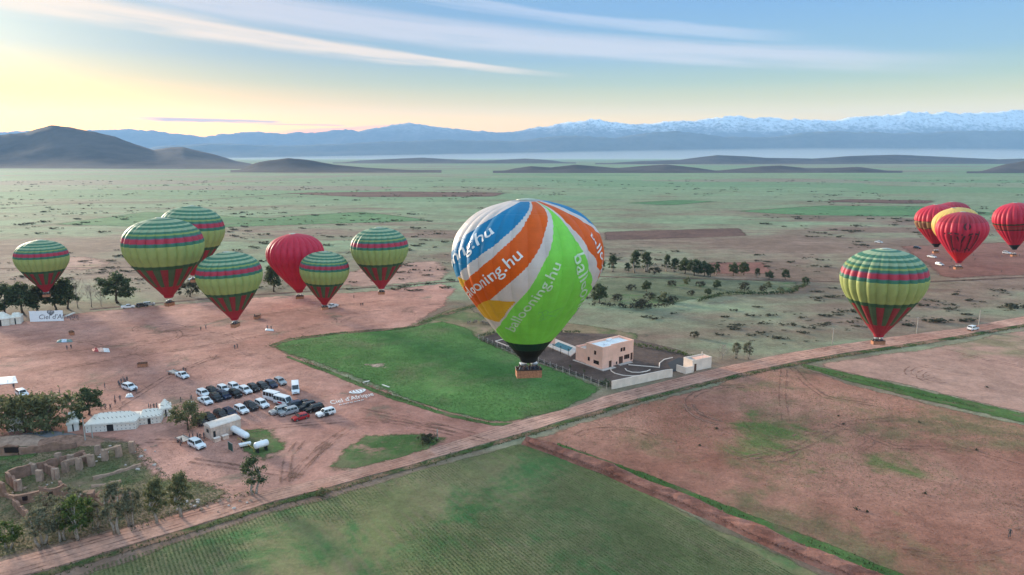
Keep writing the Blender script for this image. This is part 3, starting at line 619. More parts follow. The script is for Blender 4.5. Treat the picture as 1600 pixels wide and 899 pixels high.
def solid_mat(name, R, stops):
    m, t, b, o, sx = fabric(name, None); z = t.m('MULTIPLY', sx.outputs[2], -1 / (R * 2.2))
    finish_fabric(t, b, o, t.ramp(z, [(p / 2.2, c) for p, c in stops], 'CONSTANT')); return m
M_WICKER = plain('wicker', (.46, .20, .11), .8, .4, 6, bump=.8)
M_LEATHER = plain('padded_rim', (.045, .03, .025), .6)
M_STEEL = plain('burner_steel', (.45, .45, .46), .35, metal=.8)
M_SHIELD = plain('heat_shield', (.75, .76, .78), .5)
M_ROPE = plain('rope', (.03, .03, .03), .8)
BASKETS = {}
def basket_meshes(L, W, H):
    key = (L, W, H)
    if key in BASKETS: return BASKETS[key]
    b = MB(); b.box(-L / 2, L / 2, -W / 2, W / 2, 0, .06)
    for i in range(9):                                        # woven courses, each a little proud of the next
        o_ = .02 * (i % 2); z0 = .06 + i * (H - .1) / 9; z1 = z0 + (H - .1) / 9
        t_ = .06
        b.box(-L / 2 - o_, L / 2 + o_, -W / 2 - o_, -W / 2 + t_, z0, z1).box(-L / 2 - o_, L / 2 + o_, W / 2 - t_, W / 2 + o_, z0, z1).box(-L / 2 - o_, -L / 2 + t_, -W / 2 + t_ + .001, W / 2 - t_ - .001, z0, z1).box(L / 2 - t_, L / 2 + o_, -W / 2 + t_ + .001, W / 2 - t_ - .001, z0, z1)
    rim = MB(); c = [(-L / 2, -W / 2, H), (L / 2, -W / 2, H), (L / 2, W / 2, H), (-L / 2, W / 2, H)]
    for i in range(4): rim.tube([c[i], c[(i + 1) % 4]], [.09, .09], 8)
    div = MB().box(-.03, .03, -W / 2 + .1, W / 2 - .1, .1, H - .05)
    fr = MB()
    for x in (-L * .22, L * .22):
        for sx_ in (-1, 1):
            for sy in (-1, 1): fr.tube([(x + sx_ * L * .2, sy * W * .42, H), (x + sx_ * .32, sy * .32, H + .62)], [.035, .03], 6)
        q = [(x - .34, -.34, H + .62), (x + .34, -.34, H + .62), (x + .34, .34, H + .62), (x - .34, .34, H + .62)]
        for i in range(4): fr.tube([q[i], q[(i + 1) % 4]], [.035, .035], 6)
    burners = []
    for x in (-L * .22, L * .22):
        bb = MB(); bb.tube([(x, 0, H + .2), (x, 0, H + .45), (x, 0, H + .72)], [.12, .2, .16], 12); bb.tube([(x - .2, 0, H + .3), (x - .2, 0, H + .70)], [.09, .13], 10); bb.tube([(x + .2, 0, H + .3), (x + .2, 0, H + .70)], [.09, .13], 10)
        sh = MB().box(x - .5, x + .5, -.45, .45, H + .78, H + .84, (.06, .06))
        burners.append((bb.mesh('burner', M_STEEL, True), sh.mesh('heat_shield', M_SHIELD)))
    cyl = MB().tube([(0, 0, .1), (0, 0, .75), (0, 0, .82)], [.16, .16, .08], 10).mesh('gas_cylinder', M_STEEL, True)
    BASKETS[key] = dict(basket=b.mesh('basket', M_WICKER), rim=rim.mesh('rim', M_LEATHER, True), divider=div.mesh('divider', M_WICKER), burner_frame=fr.mesh('burner_frame', M_STEEL, True), burners=burners, gas_cylinder=cyl)
    return BASKETS[key]
GORE_CACHE = {}
BALLOONS = {}
def balloon(key, label, cx, top, rpx, mouth, basket_px, mats, R=11.0, n=24, zscale=1.0, skirt=None, blen=2.6, bw=1.4, people=6, brot=0.0, who='', turn=0.0, prebuilt=None, ropes=True):
    depth = FPX * R * 1.03 * math.sqrt(1 + ((cx - 800) / FPX) ** 2) / rpx
    # crown position: the outline's top edge stands a little above the crown when seen from above
    eq = at(cx, top + rpx * .74, depth)
    def row(x, y): d = ray(x, y); return CAM_H + d.z / d.y * eq.y
    crown = Vector((eq.x, eq.y, row(cx, top + rpx * .045)))
    mouthp = Vector((ray(*mouth).x / ray(*mouth).y * eq.y, eq.y, row(*mouth))); bp = Vector((mouthp.x, eq.y, row(*basket_px)))
    crown.x += (eq.x - mouthp.x) * .50
    zscale = (crown - mouthp).length / ((2.15 if skirt else 2.06) * R)
    t = thing('hot_air_balloon', label, 'balloon', (bp.x, bp.y, bp.z), 0, 'hot air balloons')
    lc = crown - t.location
    # the envelope leans a little so that its mouth hangs over the basket
    ax = crown - mouthp; tilt = Matrix.Identity(3)
    q = Vector((0, 0, 1)).rotation_difference(Vector((ax.x, 0, ax.z)).normalized()).to_euler()
    az = math.atan2(crown.x, crown.y)
    for i in range(n):
        if prebuilt: me = prebuilt[i]; rz = 0
        else:
            mk = mats[i % len(mats)]; kk = (n, R, mk.name)
            if kk not in GORE_CACHE: GORE_CACHE[kk] = gore_mesh('gore', n, R, mk)
            me = GORE_CACHE[kk]; rz = turn + i * 2 * PI / n
        g = obj('gore', me, t, lc); g.rotation_mode = 'XYZ'
        g.rotation_euler = (q.to_matrix() @ Matrix.Rotation(rz - (az if prebuilt else 0), 3, 'Z')).to_euler(); g.scale = (1, 1, zscale)
    me_c = MB(); me_c.tube([(0, 0, -.017 * R), (0, 0, -.006 * R), (0, 0, .002 * R)], [R * .155, R * .10, R * .02], 24); obj('crown_ring', me_c.mesh('crown_ring', SKM['crown'], True), t, lc)
    if skirt: 
        sk = MB(); zz = [2.04, 2.09, 2.15]; rr = [.168, .14, .115]; k = 20
        vs = [(rr[a] * R * math.sin(2 * PI * b / k), -rr[a] * R * math.cos(2 * PI * b / k), -zz[a] * R) for a in range(3) for b in range(k)]
        sk.add(vs, [(a * k + b, (a + 1) * k + b, (a + 1) * k + (b + 1) % k, a * k + (b + 1) % k) for a in range(2) for b in range(k)])
        s_ = obj('skirt', sk.mesh('skirt', skirt, True), t, lc); s_.rotation_euler = q; s_.scale = (1, 1, zscale)
    B = basket_meshes(blen, bw, 1.15); H = 1.15
    bk = obj('basket', B['basket'], t, (0, 0, 0), (0, 0, brot))
    obj('rim', B['rim'], bk); obj('divider', B['divider'], bk); [obj('gas_cylinder', B['gas_cylinder'], bk, (x_ * (blen / 2 - .25), y_ * (bw / 2 - .25), 0)) for x_ in (-1, 1) for y_ in (-1, 1)]
    bf = obj('burner_frame', B['burner_frame'], t, (0, 0, 0), (0, 0, brot))
    for bm_, sh_ in B['burners']: obj('burner', bm_, bf); obj('heat_shield', sh_, bf)
    mrel = lc + q.to_matrix() @ Vector((0, 0, -2.06 * R * zscale))
    for k in range(8):
        a = 2 * PI * k / 8; rp = MB(); c_ = .34; f_ = Vector((c_ * (1 if math.cos(a) > 0 else -1) * 1.5, c_ * (1 if math.sin(a) > 0 else -1), H + .62)); f_ = Matrix.Rotation(brot, 3, 'Z') @ f_
        rp.tube([f_, mrel + Vector((.12 * R * math.cos(a), .12 * R * math.sin(a), 0))], [.012, .012], 4); rp.build('rope', M_ROPE, t)
    if people:
        rows_ = max(1, people // 2); Rm = Matrix.Rotation(brot, 3, 'Z')
        for i in range(people):
            u = (i // 2 + .5) / rows_ - .5; v = (-1 if i % 2 else 1) * bw * .27
            person(t.location + Rm @ Vector((u * (blen - .6), v, .065)), 'passenger standing in the basket of the ' + who, 'passengers of the ' + who, 0, s=random.uniform(.95, 1.05))
    BALLOONS[key] = t; t['_zs'] = zscale
    return t, lc, q
SKM = {'crown': plain('crown_cap', (.40, .44, .36), .5)}
STR = [striped_mat(0, 11.0), striped_mat(1, 11.0)]
M_REDSK = plain('red_skirt', (.40, .02, .04), .6); M_BLACKSK = plain('black_skirt', (.012, .014, .016), .6)
SB = [('a', 'green and yellow striped balloon at far left, low before the dark trees', 65.5, 373, 43.5, (72, 456), (72, 464), .95, 4, 'leftmost striped balloon', 0.4),
      ('b', 'largest left-hand green striped balloon, overlapping a twin behind it', 255.5, 337, 64, (264, 465), (265, 478), .96, 4, 'largest left-hand striped balloon', 1.2),
      ('c', 'green striped balloon half hidden behind the largest left-hand one', 300, 319, 51, (303, 430), (303, 441), 1.03, 4, 'half hidden striped balloon', 0.2),
      ('d', 'green striped balloon lowest and nearest above the bare dirt, right of the largest one', 358.5, 391, 51.5, (367, 500), (365, 511), 1.0, 4, 'striped balloon low above the dirt', 1.35),
      ('e', 'smallest green striped balloon, in front of the plain red one', 507, 391, 38, (507, 476), (505, 484), 1.02, 4, 'smallest striped balloon', 0.6),
      ('f', 'green striped balloon just left of the big spiral patterned one', 593, 353, 44, (596, 451), (596, 460), 1.02, 6, 'striped balloon left of the spiral one', 0.1),
      ('g', 'green striped balloon alone on the right, hanging over the dirt road', 1380.5, 385, 68.5, (1373, 526), (1374, 538), .96, 8, 'striped balloon over the road', 0.0)]
STR9 = [striped_mat(0, 9.0), striped_mat(1, 9.0)]
for k, lb, cx, top, rp, mo, bp, zs_, np_, who, br in SB:
    balloon(k, lb, cx, top, rp, mo, bp, STR9 if k in 'ade' else STR, 9.0 if k in 'ade' else 11.0, 24, zs_, M_REDSK, 2.6 if k != 'g' else 3.6, 1.5, np_, br, who, turn=random.uniform(0, .2))
RED, RED2 = (.62, .028, .065), (.52, .018, .04)
balloon('red', 'plain crimson balloon behind the smallest green striped one', 461.5, 363, 44.5, (468, 457), (467, 467), [solid_mat('crimson_nylon', 11.0, [(0, RED), (2.0, RED2)])], 11.0, 24, 1.0, M_REDSK, 3.2, 1.5, 6, .3, 'plain crimson balloon')
TAN, DKG = (.38, .22, .10), (.03, .05, .03)
band_l = solid_mat('banded_red_nylon', 10.0, [(0, RED), (.72, DKG), (.76, TAN), (1.06, DKG), (1.10, RED2), (1.95, (.015, .02, .022))])
balloon('rA', 'red balloon with tan checked belt and black mouth, left of right-hand cluster', 1463, 318, 34.5, (1463, 386), (1463, 396), [band_l, solid_mat('banded_red_nylon_b', 10.0, [(0, RED), (.72, TAN), (.80, (.25, .10, .06)), (1.04, TAN), (1.12, RED2), (1.95, (.015, .02, .022))])], 10.0, 24, .96, M_BLACKSK, 3.0, 1.5, 6, 0, 'tan belted red balloon')
balloon('rB', 'red balloon mostly hidden behind the yellow one in right-hand cluster', 1487, 314, 31, (1487, 378), (1487, 388), [solid_mat('dull_red_nylon', 10.0, [(0, (.42, .03, .055)), (2.0, RED2)])], 10.0, 24, 1.0, M_BLACKSK, 3.0, 1.5, 0, 0, 'hidden red balloon')
balloon('rC', 'pale yellow balloon peeking out behind the front red one', 1493, 323, 37.5, (1497, 398), (1497, 407), [solid_mat('pale_yellow_nylon', 10.0, [(0, (.78, .55, .16)), (2.0, (.6, .4, .1))])], 10.0, 24, .98, M_BLACKSK, 3.0, 1.5, 0, 0, 'pale yellow balloon')
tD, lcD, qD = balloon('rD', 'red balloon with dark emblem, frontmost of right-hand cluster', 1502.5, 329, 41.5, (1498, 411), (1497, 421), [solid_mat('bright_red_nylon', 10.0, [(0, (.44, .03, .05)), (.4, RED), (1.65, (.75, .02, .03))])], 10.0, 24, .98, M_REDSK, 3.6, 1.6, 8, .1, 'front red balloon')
balloon('rE', 'red balloon with dark green stripes cut off by the right edge', 1586, 315, 36, (1585, 390), (1584, 401), [solid_mat('green_striped_red_nylon', 10.0, [(0, RED), (.86, (.05, .06, .02)), (.93, RED2), (.99, (.40, .07, .06)), (1.12, RED2), (1.14, (.03, .05, .03)), (1.18, RED), (1.9, (.012, .03, .028))])], 10.0, 24, 1.0, M_BLACKSK, 3.0, 1.5, 6, .2, 'green striped red balloon')

# the big spiral balloon: bands are curves theta(z), the 'band' attribute counts across them
ZT = np.array([0, .07, .216, .35, .5, .64, .77, .9, 1.05, 1.21, 1.44, 1.6, 1.87, 2.2]) - np.array([0] + [.04] * 13)
EDGES = np.radians(np.array([
    [-20, -26, -38, -50.5, -64, -78, -92, -106, -122, -140, -160, -165, -170, -172],      # white | blue
    [12, 8, -2, -11.9, -21.9, -34, -46, -59, -76, -95, -125, -140, -160, -165],           # blue | white
    [15, 11.5, -.2, -5.5, -15, -24, -33.6, -45, -61, -80, -115, -130, -150, -158],        # white | orange
    [31, 30.2, 22, 15.5, 10.5, 5, -.5, -9, -20, -34, -77, -100, -130, -150],              # orange | white
    [31.5, 31, 26.5, 21, 17, 13.5, 8.3, 4.3, -1, -11, -27, -45, -100, -140],              # white | green
    [32, 31.8, 33.6, 36.5, 40, 43.5, 48, 53, 60, 76, 100, 120, 160, 176],                 # green | white
    [32.5, 33.6, 37, 39.5, 45, 51, 58, 67, 80, 95, 125, 140, 168, 177],                   # white | orange
    [44, 46, 53.4, 67, 84, 100, 112, 125, 138, 150, 162, 168, 174, 178],                  # orange | white
    [58, 60, 64.7, 78, 93, 108, 119, 131, 143, 154, 165, 170, 175, 178.5],                # white | blue
    [90, 94, 104, 116, 128, 138, 146, 154, 162, 168, 173, 176, 178, 179]]))               # blue | white
def band_attr(th, z):
    th = (th + PI) % (2 * PI) - PI
    E_ = np.stack([np.interp(z, ZT, e) for e in EDGES])            # 10 x n
    E_ = np.concatenate([np.full((1, len(z)), -PI - .01), E_, np.full((1, len(z)), PI + .01)])
    out = np.zeros(len(z))
    for i in range(11):
        a, b = E_[i], E_[i + 1]; k = (th >= a) & (th < b); out = np.where(k, i + (th - a) / np.maximum(b - a, 1e-6), out)
    return out
def spiral_mat(R):
    m, t, b, o, sx = fabric('spiral_nylon', None); z = t.m('MULTIPLY', sx.outputs[2], -1 / R)
    a = t.node('ShaderNodeAttribute', attribute_name='band').outputs['Fac']
    WH, BL, OR, GN, YL = (.74, .66, .63), (.008, .23, .47), (.82, .125, .008), (.26, .78, .10), (.84, .45, .03)
    col = t.ramp(t.m('DIVIDE', a, 11.0), [(0, WH), (1 / 11, BL), (2 / 11, WH), (3 / 11, OR), (4 / 11, WH), (5 / 11, GN), (6 / 11, WH), (7 / 11, OR), (8 / 11, WH), (9 / 11, BL), (10 / 11, WH)], 'CONSTANT')
    def within(v, lo, hi): return t.m('MULTIPLY', t.m('GREATER_THAN', v, lo), t.m('LESS_THAN', v, hi))
    y1 = t.m('MULTIPLY', within(a, 4.0, 5.0), within(z, 1.17, 1.50)); y2 = t.m('MULTIPLY', within(a, 2.0, 3.0), t.m('GREATER_THAN', z, .95)); col = t.mix(t.m('MAXIMUM', y1, y2), col, YL)
    col = t.mix(t.m('LESS_THAN', z, .028), col, (.42, .42, .44))
    col = t.mix(t.m('GREATER_THAN', z, 1.83), col, (.008, .045, .03)); col = t.mix(t.m('GREATER_THAN', z, 1.95), col, (.008, .009, .011))
    finish_fabric(t, b, o, col, .28); return m
RM, NM = 10.0, 28
M_SPIRAL = spiral_mat(RM)
ZM = np.unique(np.round(np.concatenate([ZS, np.linspace(.02, 2.06, 70)]), 4))
gores_main = [gore_mesh('gore', NM, RM, M_SPIRAL, band_attr, i, 6, ZM, .045) for i in range(NM)]
tM, lcM, qM = balloon('main', 'big balloon with blue, orange, white and lime spiral bands and web address', 824.5, 305, 118.2, (826, 564), (827, 588), [M_SPIRAL], RM, NM, 1.0, M_BLACKSK, 3.5, 1.7, 12, .12, 'big spiral balloon', prebuilt=gores_main)
AZM = math.atan2(tM.location.x + lcM.x, tM.location.y + lcM.y)
def text_mesh(s, size=1.0, shear=0.0, bold=0.0, res=3):
    cu = bpy.data.curves.new('txt', 'FONT'); cu.body = s; cu.size = size; cu.shear = shear; cu.offset = bold; cu.resolution_u = res; cu.fill_mode = 'FRONT'
    o = bpy.data.objects.new('txt', cu); COL.objects.link(o); dg = bpy.context.evaluated_depsgraph_get(); dg.update()
    me = bpy.data.meshes.new_from_object(o.evaluated_get(dg)); bpy.data.objects.remove(o); bpy.data.curves.remove(cu)
    bm = bmesh.new(); bm.from_mesh(me); bpy.data.meshes.remove(me); return bm
def split_long(bm, L):
    bmesh.ops.triangulate(bm, faces=bm.faces[:])
    for _ in range(5):
        es = [e for e in bm.edges if e.calc_length() > L]
        if not es: break
        bmesh.ops.subdivide_edges(bm, edges=es, cuts=1); bmesh.ops.triangulate(bm, faces=[f for f in bm.faces if len(f.verts) > 3])
M_LET = plain('white_lettering', (.80, .78, .76), .5); M_LETG = plain('faded_lettering', (.62, .78, .54), .5); M_INK = plain('dark_print', (.075, .018, .018), .6)
def wrap(bm, path, n, R, parent, lc, q, turn, mat, name, flip=1, off=.07, bulge=.045):
    """lay flat lettering along a path (theta degrees, z) of an envelope; x runs along the path, y across it"""
    th = np.radians([p[0] for p in path]); zz = np.array([p[1] for p in path], float)
    tt = np.linspace(0, 1, len(path)); f = np.linspace(0, 1, 200)
    tt = np.concatenate([[0], np.cumsum(np.hypot(np.diff(th) * prof_r((zz[1:] + zz[:-1]) / 2), np.diff(zz)))]); tt /= tt[-1]
    k = min(2, len(path) - 1); th_ = np.polyval(np.polyfit(tt, th, k), f); z_ = np.polyval(np.polyfit(tt, zz, k), f)
    pts = np.stack([prof_r(z_) * R * np.sin(th_), -prof_r(z_) * R * np.cos(th_), -z_ * R], -1); s = np.concatenate([[0], np.cumsum(np.linalg.norm(np.diff(pts, axis=0), axis=1))])
    xs_ = [v.co.x for v in bm.verts]; x0, x1 = min(xs_), max(xs_); sc = s[-1] / (x1 - x0)
    X = np.array([(v.co.x - x0) * sc for v in bm.verts]); Y = np.array([v.co.y * sc for v in bm.verts])
    T = np.interp(X, s, th_); Z = np.interp(X, s, z_); dT = np.interp(X, s, np.gradient(th_, s)); dZ = np.interp(X, s, np.gradient(z_, s))
    r = prof_r(Z) * R; ds = np.sqrt(1 + (np.gradient(prof_r(np.linspace(0, 2.06, 300)), 2.06 / 299)[np.clip((Z / 2.06 * 299).astype(int), 0, 298)]) ** 2)
    a = r * dT; b = -R * ds * dZ; L = np.sqrt(a * a + b * b) + 1e-9      # unit tangent in (around, up)
    na, nb = -b / L, a / L
    T2 = T + Y * na * flip / r; Z2 = Z - Y * nb * flip / (R * ds)
    V = surf(T2, np.clip(Z2, .01, 2.05), n, R, bulge, off=off)
    for v, c in zip(bm.verts, V): v.co = c
    me = bpy.data.meshes.new(name); bm.to_mesh(me); bm.free(); me.materials.append(mat)
    o = obj(name, me, parent, lc); o.rotation_euler = (q.to_matrix() @ Matrix.Rotation(turn, 3, 'Z')).to_euler(); o.scale = (1, 1, parent['_zs']); return o
def letters(path, mat, s='ballooning.hu', hratio=.80):
    bm = text_mesh(s, 1.0, 0, .006); split_long(bm, .12)
    for v in bm.verts: v.co.y *= hratio
    return wrap(bm, path, NM, RM, tM, lcM, qM, -AZM, mat, 'lettering')
letters([(-74, 1.27), (-56.6, 1.150), (-21.9, .875), (-15.1, .787), (-3.0, .597)], M_LET)
letters([(-112, .99), (-82.7, .84), (-56.1, .68), (-42.2, .551), (-27.5, .34)], M_LET)
letters([(-20, 1.63), (-2.5, 1.373), (10.6, 1.095), (16.5, .962), (23.7, .71)], M_LETG)
letters([(33.5, .63), (36.3, .77), (42.2, .952), (54, 1.2), (76, 1.5), (105, 1.75)], M_LETG)
letters([(57, .42), (60.6, .566), (69.2, .76), (84, 1.0), (105, 1.25)], M_LET)
letters([(118, .30), (128, .5), (140, .7), (152, .9), (163, 1.1)], M_LET)
# thin pale line drawing low on the lime panel
bm = bmesh.new()
def stroke(bm, pts, wd):
    for i in range(len(pts) - 1):
        a, b = Vector((*pts[i], 0)), Vector((*pts[i + 1], 0)); d = (b - a).normalized(); nn = Vector((-d.y, d.x, 0)) * wd / 2
        bm.faces.new([bm.verts.new(p) for p in (a - nn, b - nn, b + nn, a + nn)])
ln = [[(0, .1), (.2, .5), (.5, .7), (.9, .62), (1.2, .75), (1.6, .7)], [(.1, 0), (.3, .4), (.25, .8), (.45, .95), (.6, .8), (.5, .5), (.8, .3), (1.1, .05)], [(.15, .15), (.5, .1), (.7, .25), (1.0, .2), (1.4, .6)], [(.3, .75), (.1, .9), (.0, .7)], [(.5, .5), (.35, .2), (.2, .25)]]
for L in ln: stroke(bm, L, .045)
split_long(bm, .12); wrap(bm, [(12, 1.47), (26, 1.44), (40, 1.40)], NM, RM, tM, lcM, qM, -AZM, plain('faint_line', (.22, .66, .15), .5), 'line_drawing', off=.055)
# dark emblem of the front red balloon
bm = bmesh.new(); azD = math.atan2(tD.location.x, tD.location.y)
for x in (-.75, -.55, -.38, .30, .48, .70, .9): stroke(bm, [(x, -.9 + .15 * math.sin(x * 9)), (x + .04, .3 + .15 * math.cos(x * 7))], .085)
for L in ([(-.9, .25), (-.4, .32), (.1, .2)], [(-.2, .1), (.05, -.5), (.0, -.95)], [(.2, .15), (.02, -.35)], [(.2, .1), (.6, .3), (1.0, .22)], [(-.8, -.9), (-.4, -.75), (-.1, -.95)], [(.25, -.9), (.6, -.7), (.9, -.9)]): stroke(bm, L, .10)
for i in range(12):
    a = 2 * PI * i / 12; stroke(bm, [(.28 + .14 * math.cos(a), .75 + .2 * math.sin(a)), (.28 + .14 * math.cos(a + .55), .75 + .2 * math.sin(a + .55))], .11)
split_long(bm, .15); wrap(bm, [(-38, 1.0), (5, 1.0), (42, 1.0)], 24, 10.0, tD, lcD, qD, -azD, M_INK, 'emblem', off=.10, bulge=.075)
# ------------------------------------------------------------------ vegetation
def leaf_mat(name, a, b_, c):
    m, t, b, o = new_mat(name); g = t.node('ShaderNodeNewGeometry')
    col = t.ramp(g.outputs['Random Per Island'], [(0, a), (.5, b_), (1, c)])
    n = t.noise(ocoord(t), .5, 4); col = t.mix(t.sstep(n, .35, .65), col, tuple(x * .7 for x in b_))
    t.l.new(col, b.inputs['Base Color']); b.inputs['Roughness'].default_value = .7; b.inputs['Specular IOR Level'].default_value = .2
    tl = t.node('ShaderNodeBsdfTranslucent'); t.l.new(col, tl.inputs[0]); mx = t.node('ShaderNodeMixShader'); mx.inputs[0].default_value = .35
    t.l.new(b.outputs[0], mx.inputs[1]); t.l.new(tl.outputs[0], mx.inputs[2]); t.l.new(mx.outputs[0], o.inputs[0]); return m
L_DARK = leaf_mat('dark_leaves', (.06, .085, .042), (.10, .13, .062), (.155, .175, .088))
L_OLIVE = leaf_mat('olive_leaves', (.11, .125, .055), (.17, .175, .082), (.24, .23, .12))
L_GREY = leaf_mat('grey_green_leaves', (.14, .145, .085), (.21, .205, .125), (.28, .26, .17))
L_LIGHT = leaf_mat('light_green_leaves', (.07, .11, .03), (.11, .16, .045), (.17, .2, .07))
L_SHRUB = leaf_mat('shrub_leaves', (.06, .065, .042), (.09, .09, .06), (.13, .12, .08))
L_TUFT = leaf_mat('grass_blades', (.06, .085, .03), (.095, .12, .045), (.16, .15, .075))
L_DRY = leaf_mat('dry_twigs', (.10, .075, .055), (.14, .11, .08), (.18, .14, .11))
M_BARK = plain('bark', (.13, .095, .07), .9, .4, 3, bump=.8)
M_BARKW = plain('pale_bark', (.36, .30, .25), .9, .4, 3, bump=.6)
def leaf_cloud(r, centers, radii, per, size, flat=.75):
    """small bent leaf faces scattered through clumps"""
    V = []; n = 0
    for c, rad in zip(centers, radii):
        d = r.normal(size=(per, 3)); d /= np.linalg.norm(d, axis=1)[:, None]; q = c + d * (rad * np.abs(r.normal(0, .62, per)) )[:, None] * np.array([1, 1, flat])
        u = r.normal(size=(per, 3)); u /= np.linalg.norm(u, axis=1)[:, None]; v = np.cross(u, r.normal(size=(per, 3))); v /= np.linalg.norm(v, axis=1)[:, None]
        s = size * r.uniform(.6, 1.35, per)[:, None]
        V.append(np.stack([q - u * s, q - v * s * .45, q + u * s, q + v * s * .45], 1))
    V = np.concatenate(V).reshape(-1, 3); k = len(V) // 4
    return V, [(4 * i, 4 * i + 1, 4 * i + 2, 4 * i + 3) for i in range(k)]
def make_tree(seed, h, w_, trunk_h, mat, clumps=26, per=85, leaf=.32, bark=M_BARK, stems=1, top=1.0, shape='round', lean=.3):
    r = np.random.default_rng(seed); tr = MB(); C = []; Rr = []
    ch = h - trunk_h
    for i in range(clumps):
        a = r.uniform(0, 2 * PI); u = r.uniform(0, 1)
        if shape == 'round': rr = w_ * .5 * math.sqrt(r.uniform(.05, 1)) * math.sqrt(max(.08, 1 - (2 * u - .85) ** 2 * .8)); 
        elif shape == 'tall': rr = w_ * .5 * math.sqrt(r.uniform(.02, 1)) * (1.0 - .55 * u) 
        else: rr = w_ * .5 * math.sqrt(r.uniform(.05, 1))
        C.append(np.array([rr * math.cos(a), rr * math.sin(a), trunk_h * .75 + ch * (.12 + .88 * u)])); Rr.append(w_ * r.uniform(.10, .22))
    V, F = leaf_cloud(r, C, Rr, per, leaf)
    for s in range(stems):
        a = r.uniform(0, 6.28); b0 = Vector((math.cos(a), math.sin(a), 0)) * (.0 if stems == 1 else .35 * w_ * .3)
        t0 = [b0, b0 * 1.4 + Vector((r.normal() * lean * .3, r.normal() * lean * .3, trunk_h * .6)), b0 * 2 + Vector((r.normal() * lean, r.normal() * lean, trunk_h + ch * .25)), b0 * 2.2 + Vector((r.normal() * lean, r.normal() * lean, trunk_h + ch * .7))]
        k = h * .020 + .05; tr.tube(t0, [k * 1.6, k * 1.15, k * .8, k * .3], 7)
        for i in range(5):
            c = C[r.integers(len(C))]; p0 = t0[1].lerp(t0[2], r.uniform(.3, 1)); tr.tube([p0, p0.lerp(Vector(c), .5) + Vector((0, 0, .2)), Vector(c)], [k * .5, k * .32, k * .1], 5)
    return mesh_from('crown', V, F, mat), tr.mesh('trunk', bark, True), h
TREES = {
    'carob1': make_tree(1, 6.5, 9.0, 1.4, L_OLIVE, 46, 62, .30), 'carob2': make_tree(2, 6.0, 8.0, 1.2, L_OLIVE, 40, 60, .30), 'dark1': make_tree(3, 8.0, 7.0, 1.3, L_DARK, 38, 110, .34), 'dark2': make_tree(4, 8.0, 6.0, 1.0, L_DARK, 34, 110, .34, shape='tall'),
    'euc1': make_tree(5, 11, 6.0, 3.2, L_GREY, 46, 70, .30, M_BARKW, 2, lean=.5), 'euc2': make_tree(6, 11, 5.8, 2.8, L_OLIVE, 46, 80, .30, M_BARKW, 1, shape='tall', lean=.6), 'euc3': make_tree(7, 10, 6.5, 2.6, L_GREY, 46, 65, .28, M_BARKW, 3, lean=.5),
    'light1': make_tree(8, 8, 6.0, 2.0, L_LIGHT, 46, 70, .28, M_BARKW, 2), 'dark3': make_tree(9, 9, 4.5, 1.4, L_DARK, 38, 80, .30, M_BARKW, 2, shape='tall', lean=.5), 'bush': make_tree(10, 3.0, 4.2, .3, L_SHRUB, 18, 70, .22), 'bush2': make_tree(11, 2.2, 3.8, .2, L_OLIVE, 14, 70, .2), 'euc4': make_tree(12, 10, 6.5, 2.2, L_DARK, 30, 100, .30, M_BARKW, 2, lean=.6), 'willow': make_tree(13, 7, 7, 1.6, L_GREY, 26, 55, .25, M_BARK, 2)}
def bare_tree(seed, h):
    r = np.random.default_rng(seed); tr = MB(); k = .09
    tr.tube([(0, 0, 0), (.1, .05, h * .3), (.05, .2, h * .6), (.2, .1, h)], [k * 1.4, k, k * .7, k * .2], 6); tw = MB()
    for i in range(26):
        z0 = h * r.uniform(.2, .85); a = r.uniform(0, 6.28); L = h * r.uniform(.2, .42); p0 = Vector((.08, .1, z0)); p1 = p0 + Vector((math.cos(a) * L * .5, math.sin(a) * L * .5, L * .55)); p2 = p1 + Vector((math.cos(a + .4) * L * .35, math.sin(a + .4) * L * .35, L * .5))
        tw.tube([p0, p1, p2], [k * .45, k * .3, k * .1], 4)
        for _ in range(4):
            q = p1.lerp(p2, r.uniform(0, 1)); tw.tube([q, q + Vector((r.normal() * .5, r.normal() * .5, .7))], [.03, .012], 3)
    return tw.mesh('crown', M_BARKW), tr.mesh('trunk', M_BARKW, True), h
TREES['bare1'] = bare_tree(21, 7); TREES['bare2'] = bare_tree(22, 6)
def tree(kind, px, py, hpx, label, wide=1.0, name='tree', cat='tree', group=None):
    cr_, tk, h0 = TREES[kind]; p = P(px, py); hm = hpx * mpp(px, py) / math.cos(math.radians(14)); s = hm / h0
    t = thing(name, label, cat, p, random.uniform(0, 6.28), group)
    for nm, me in (('crown', cr_), ('trunk', tk)):
        o = obj(nm, me, t); o.scale = (s * wide, s * wide, s)
    return t
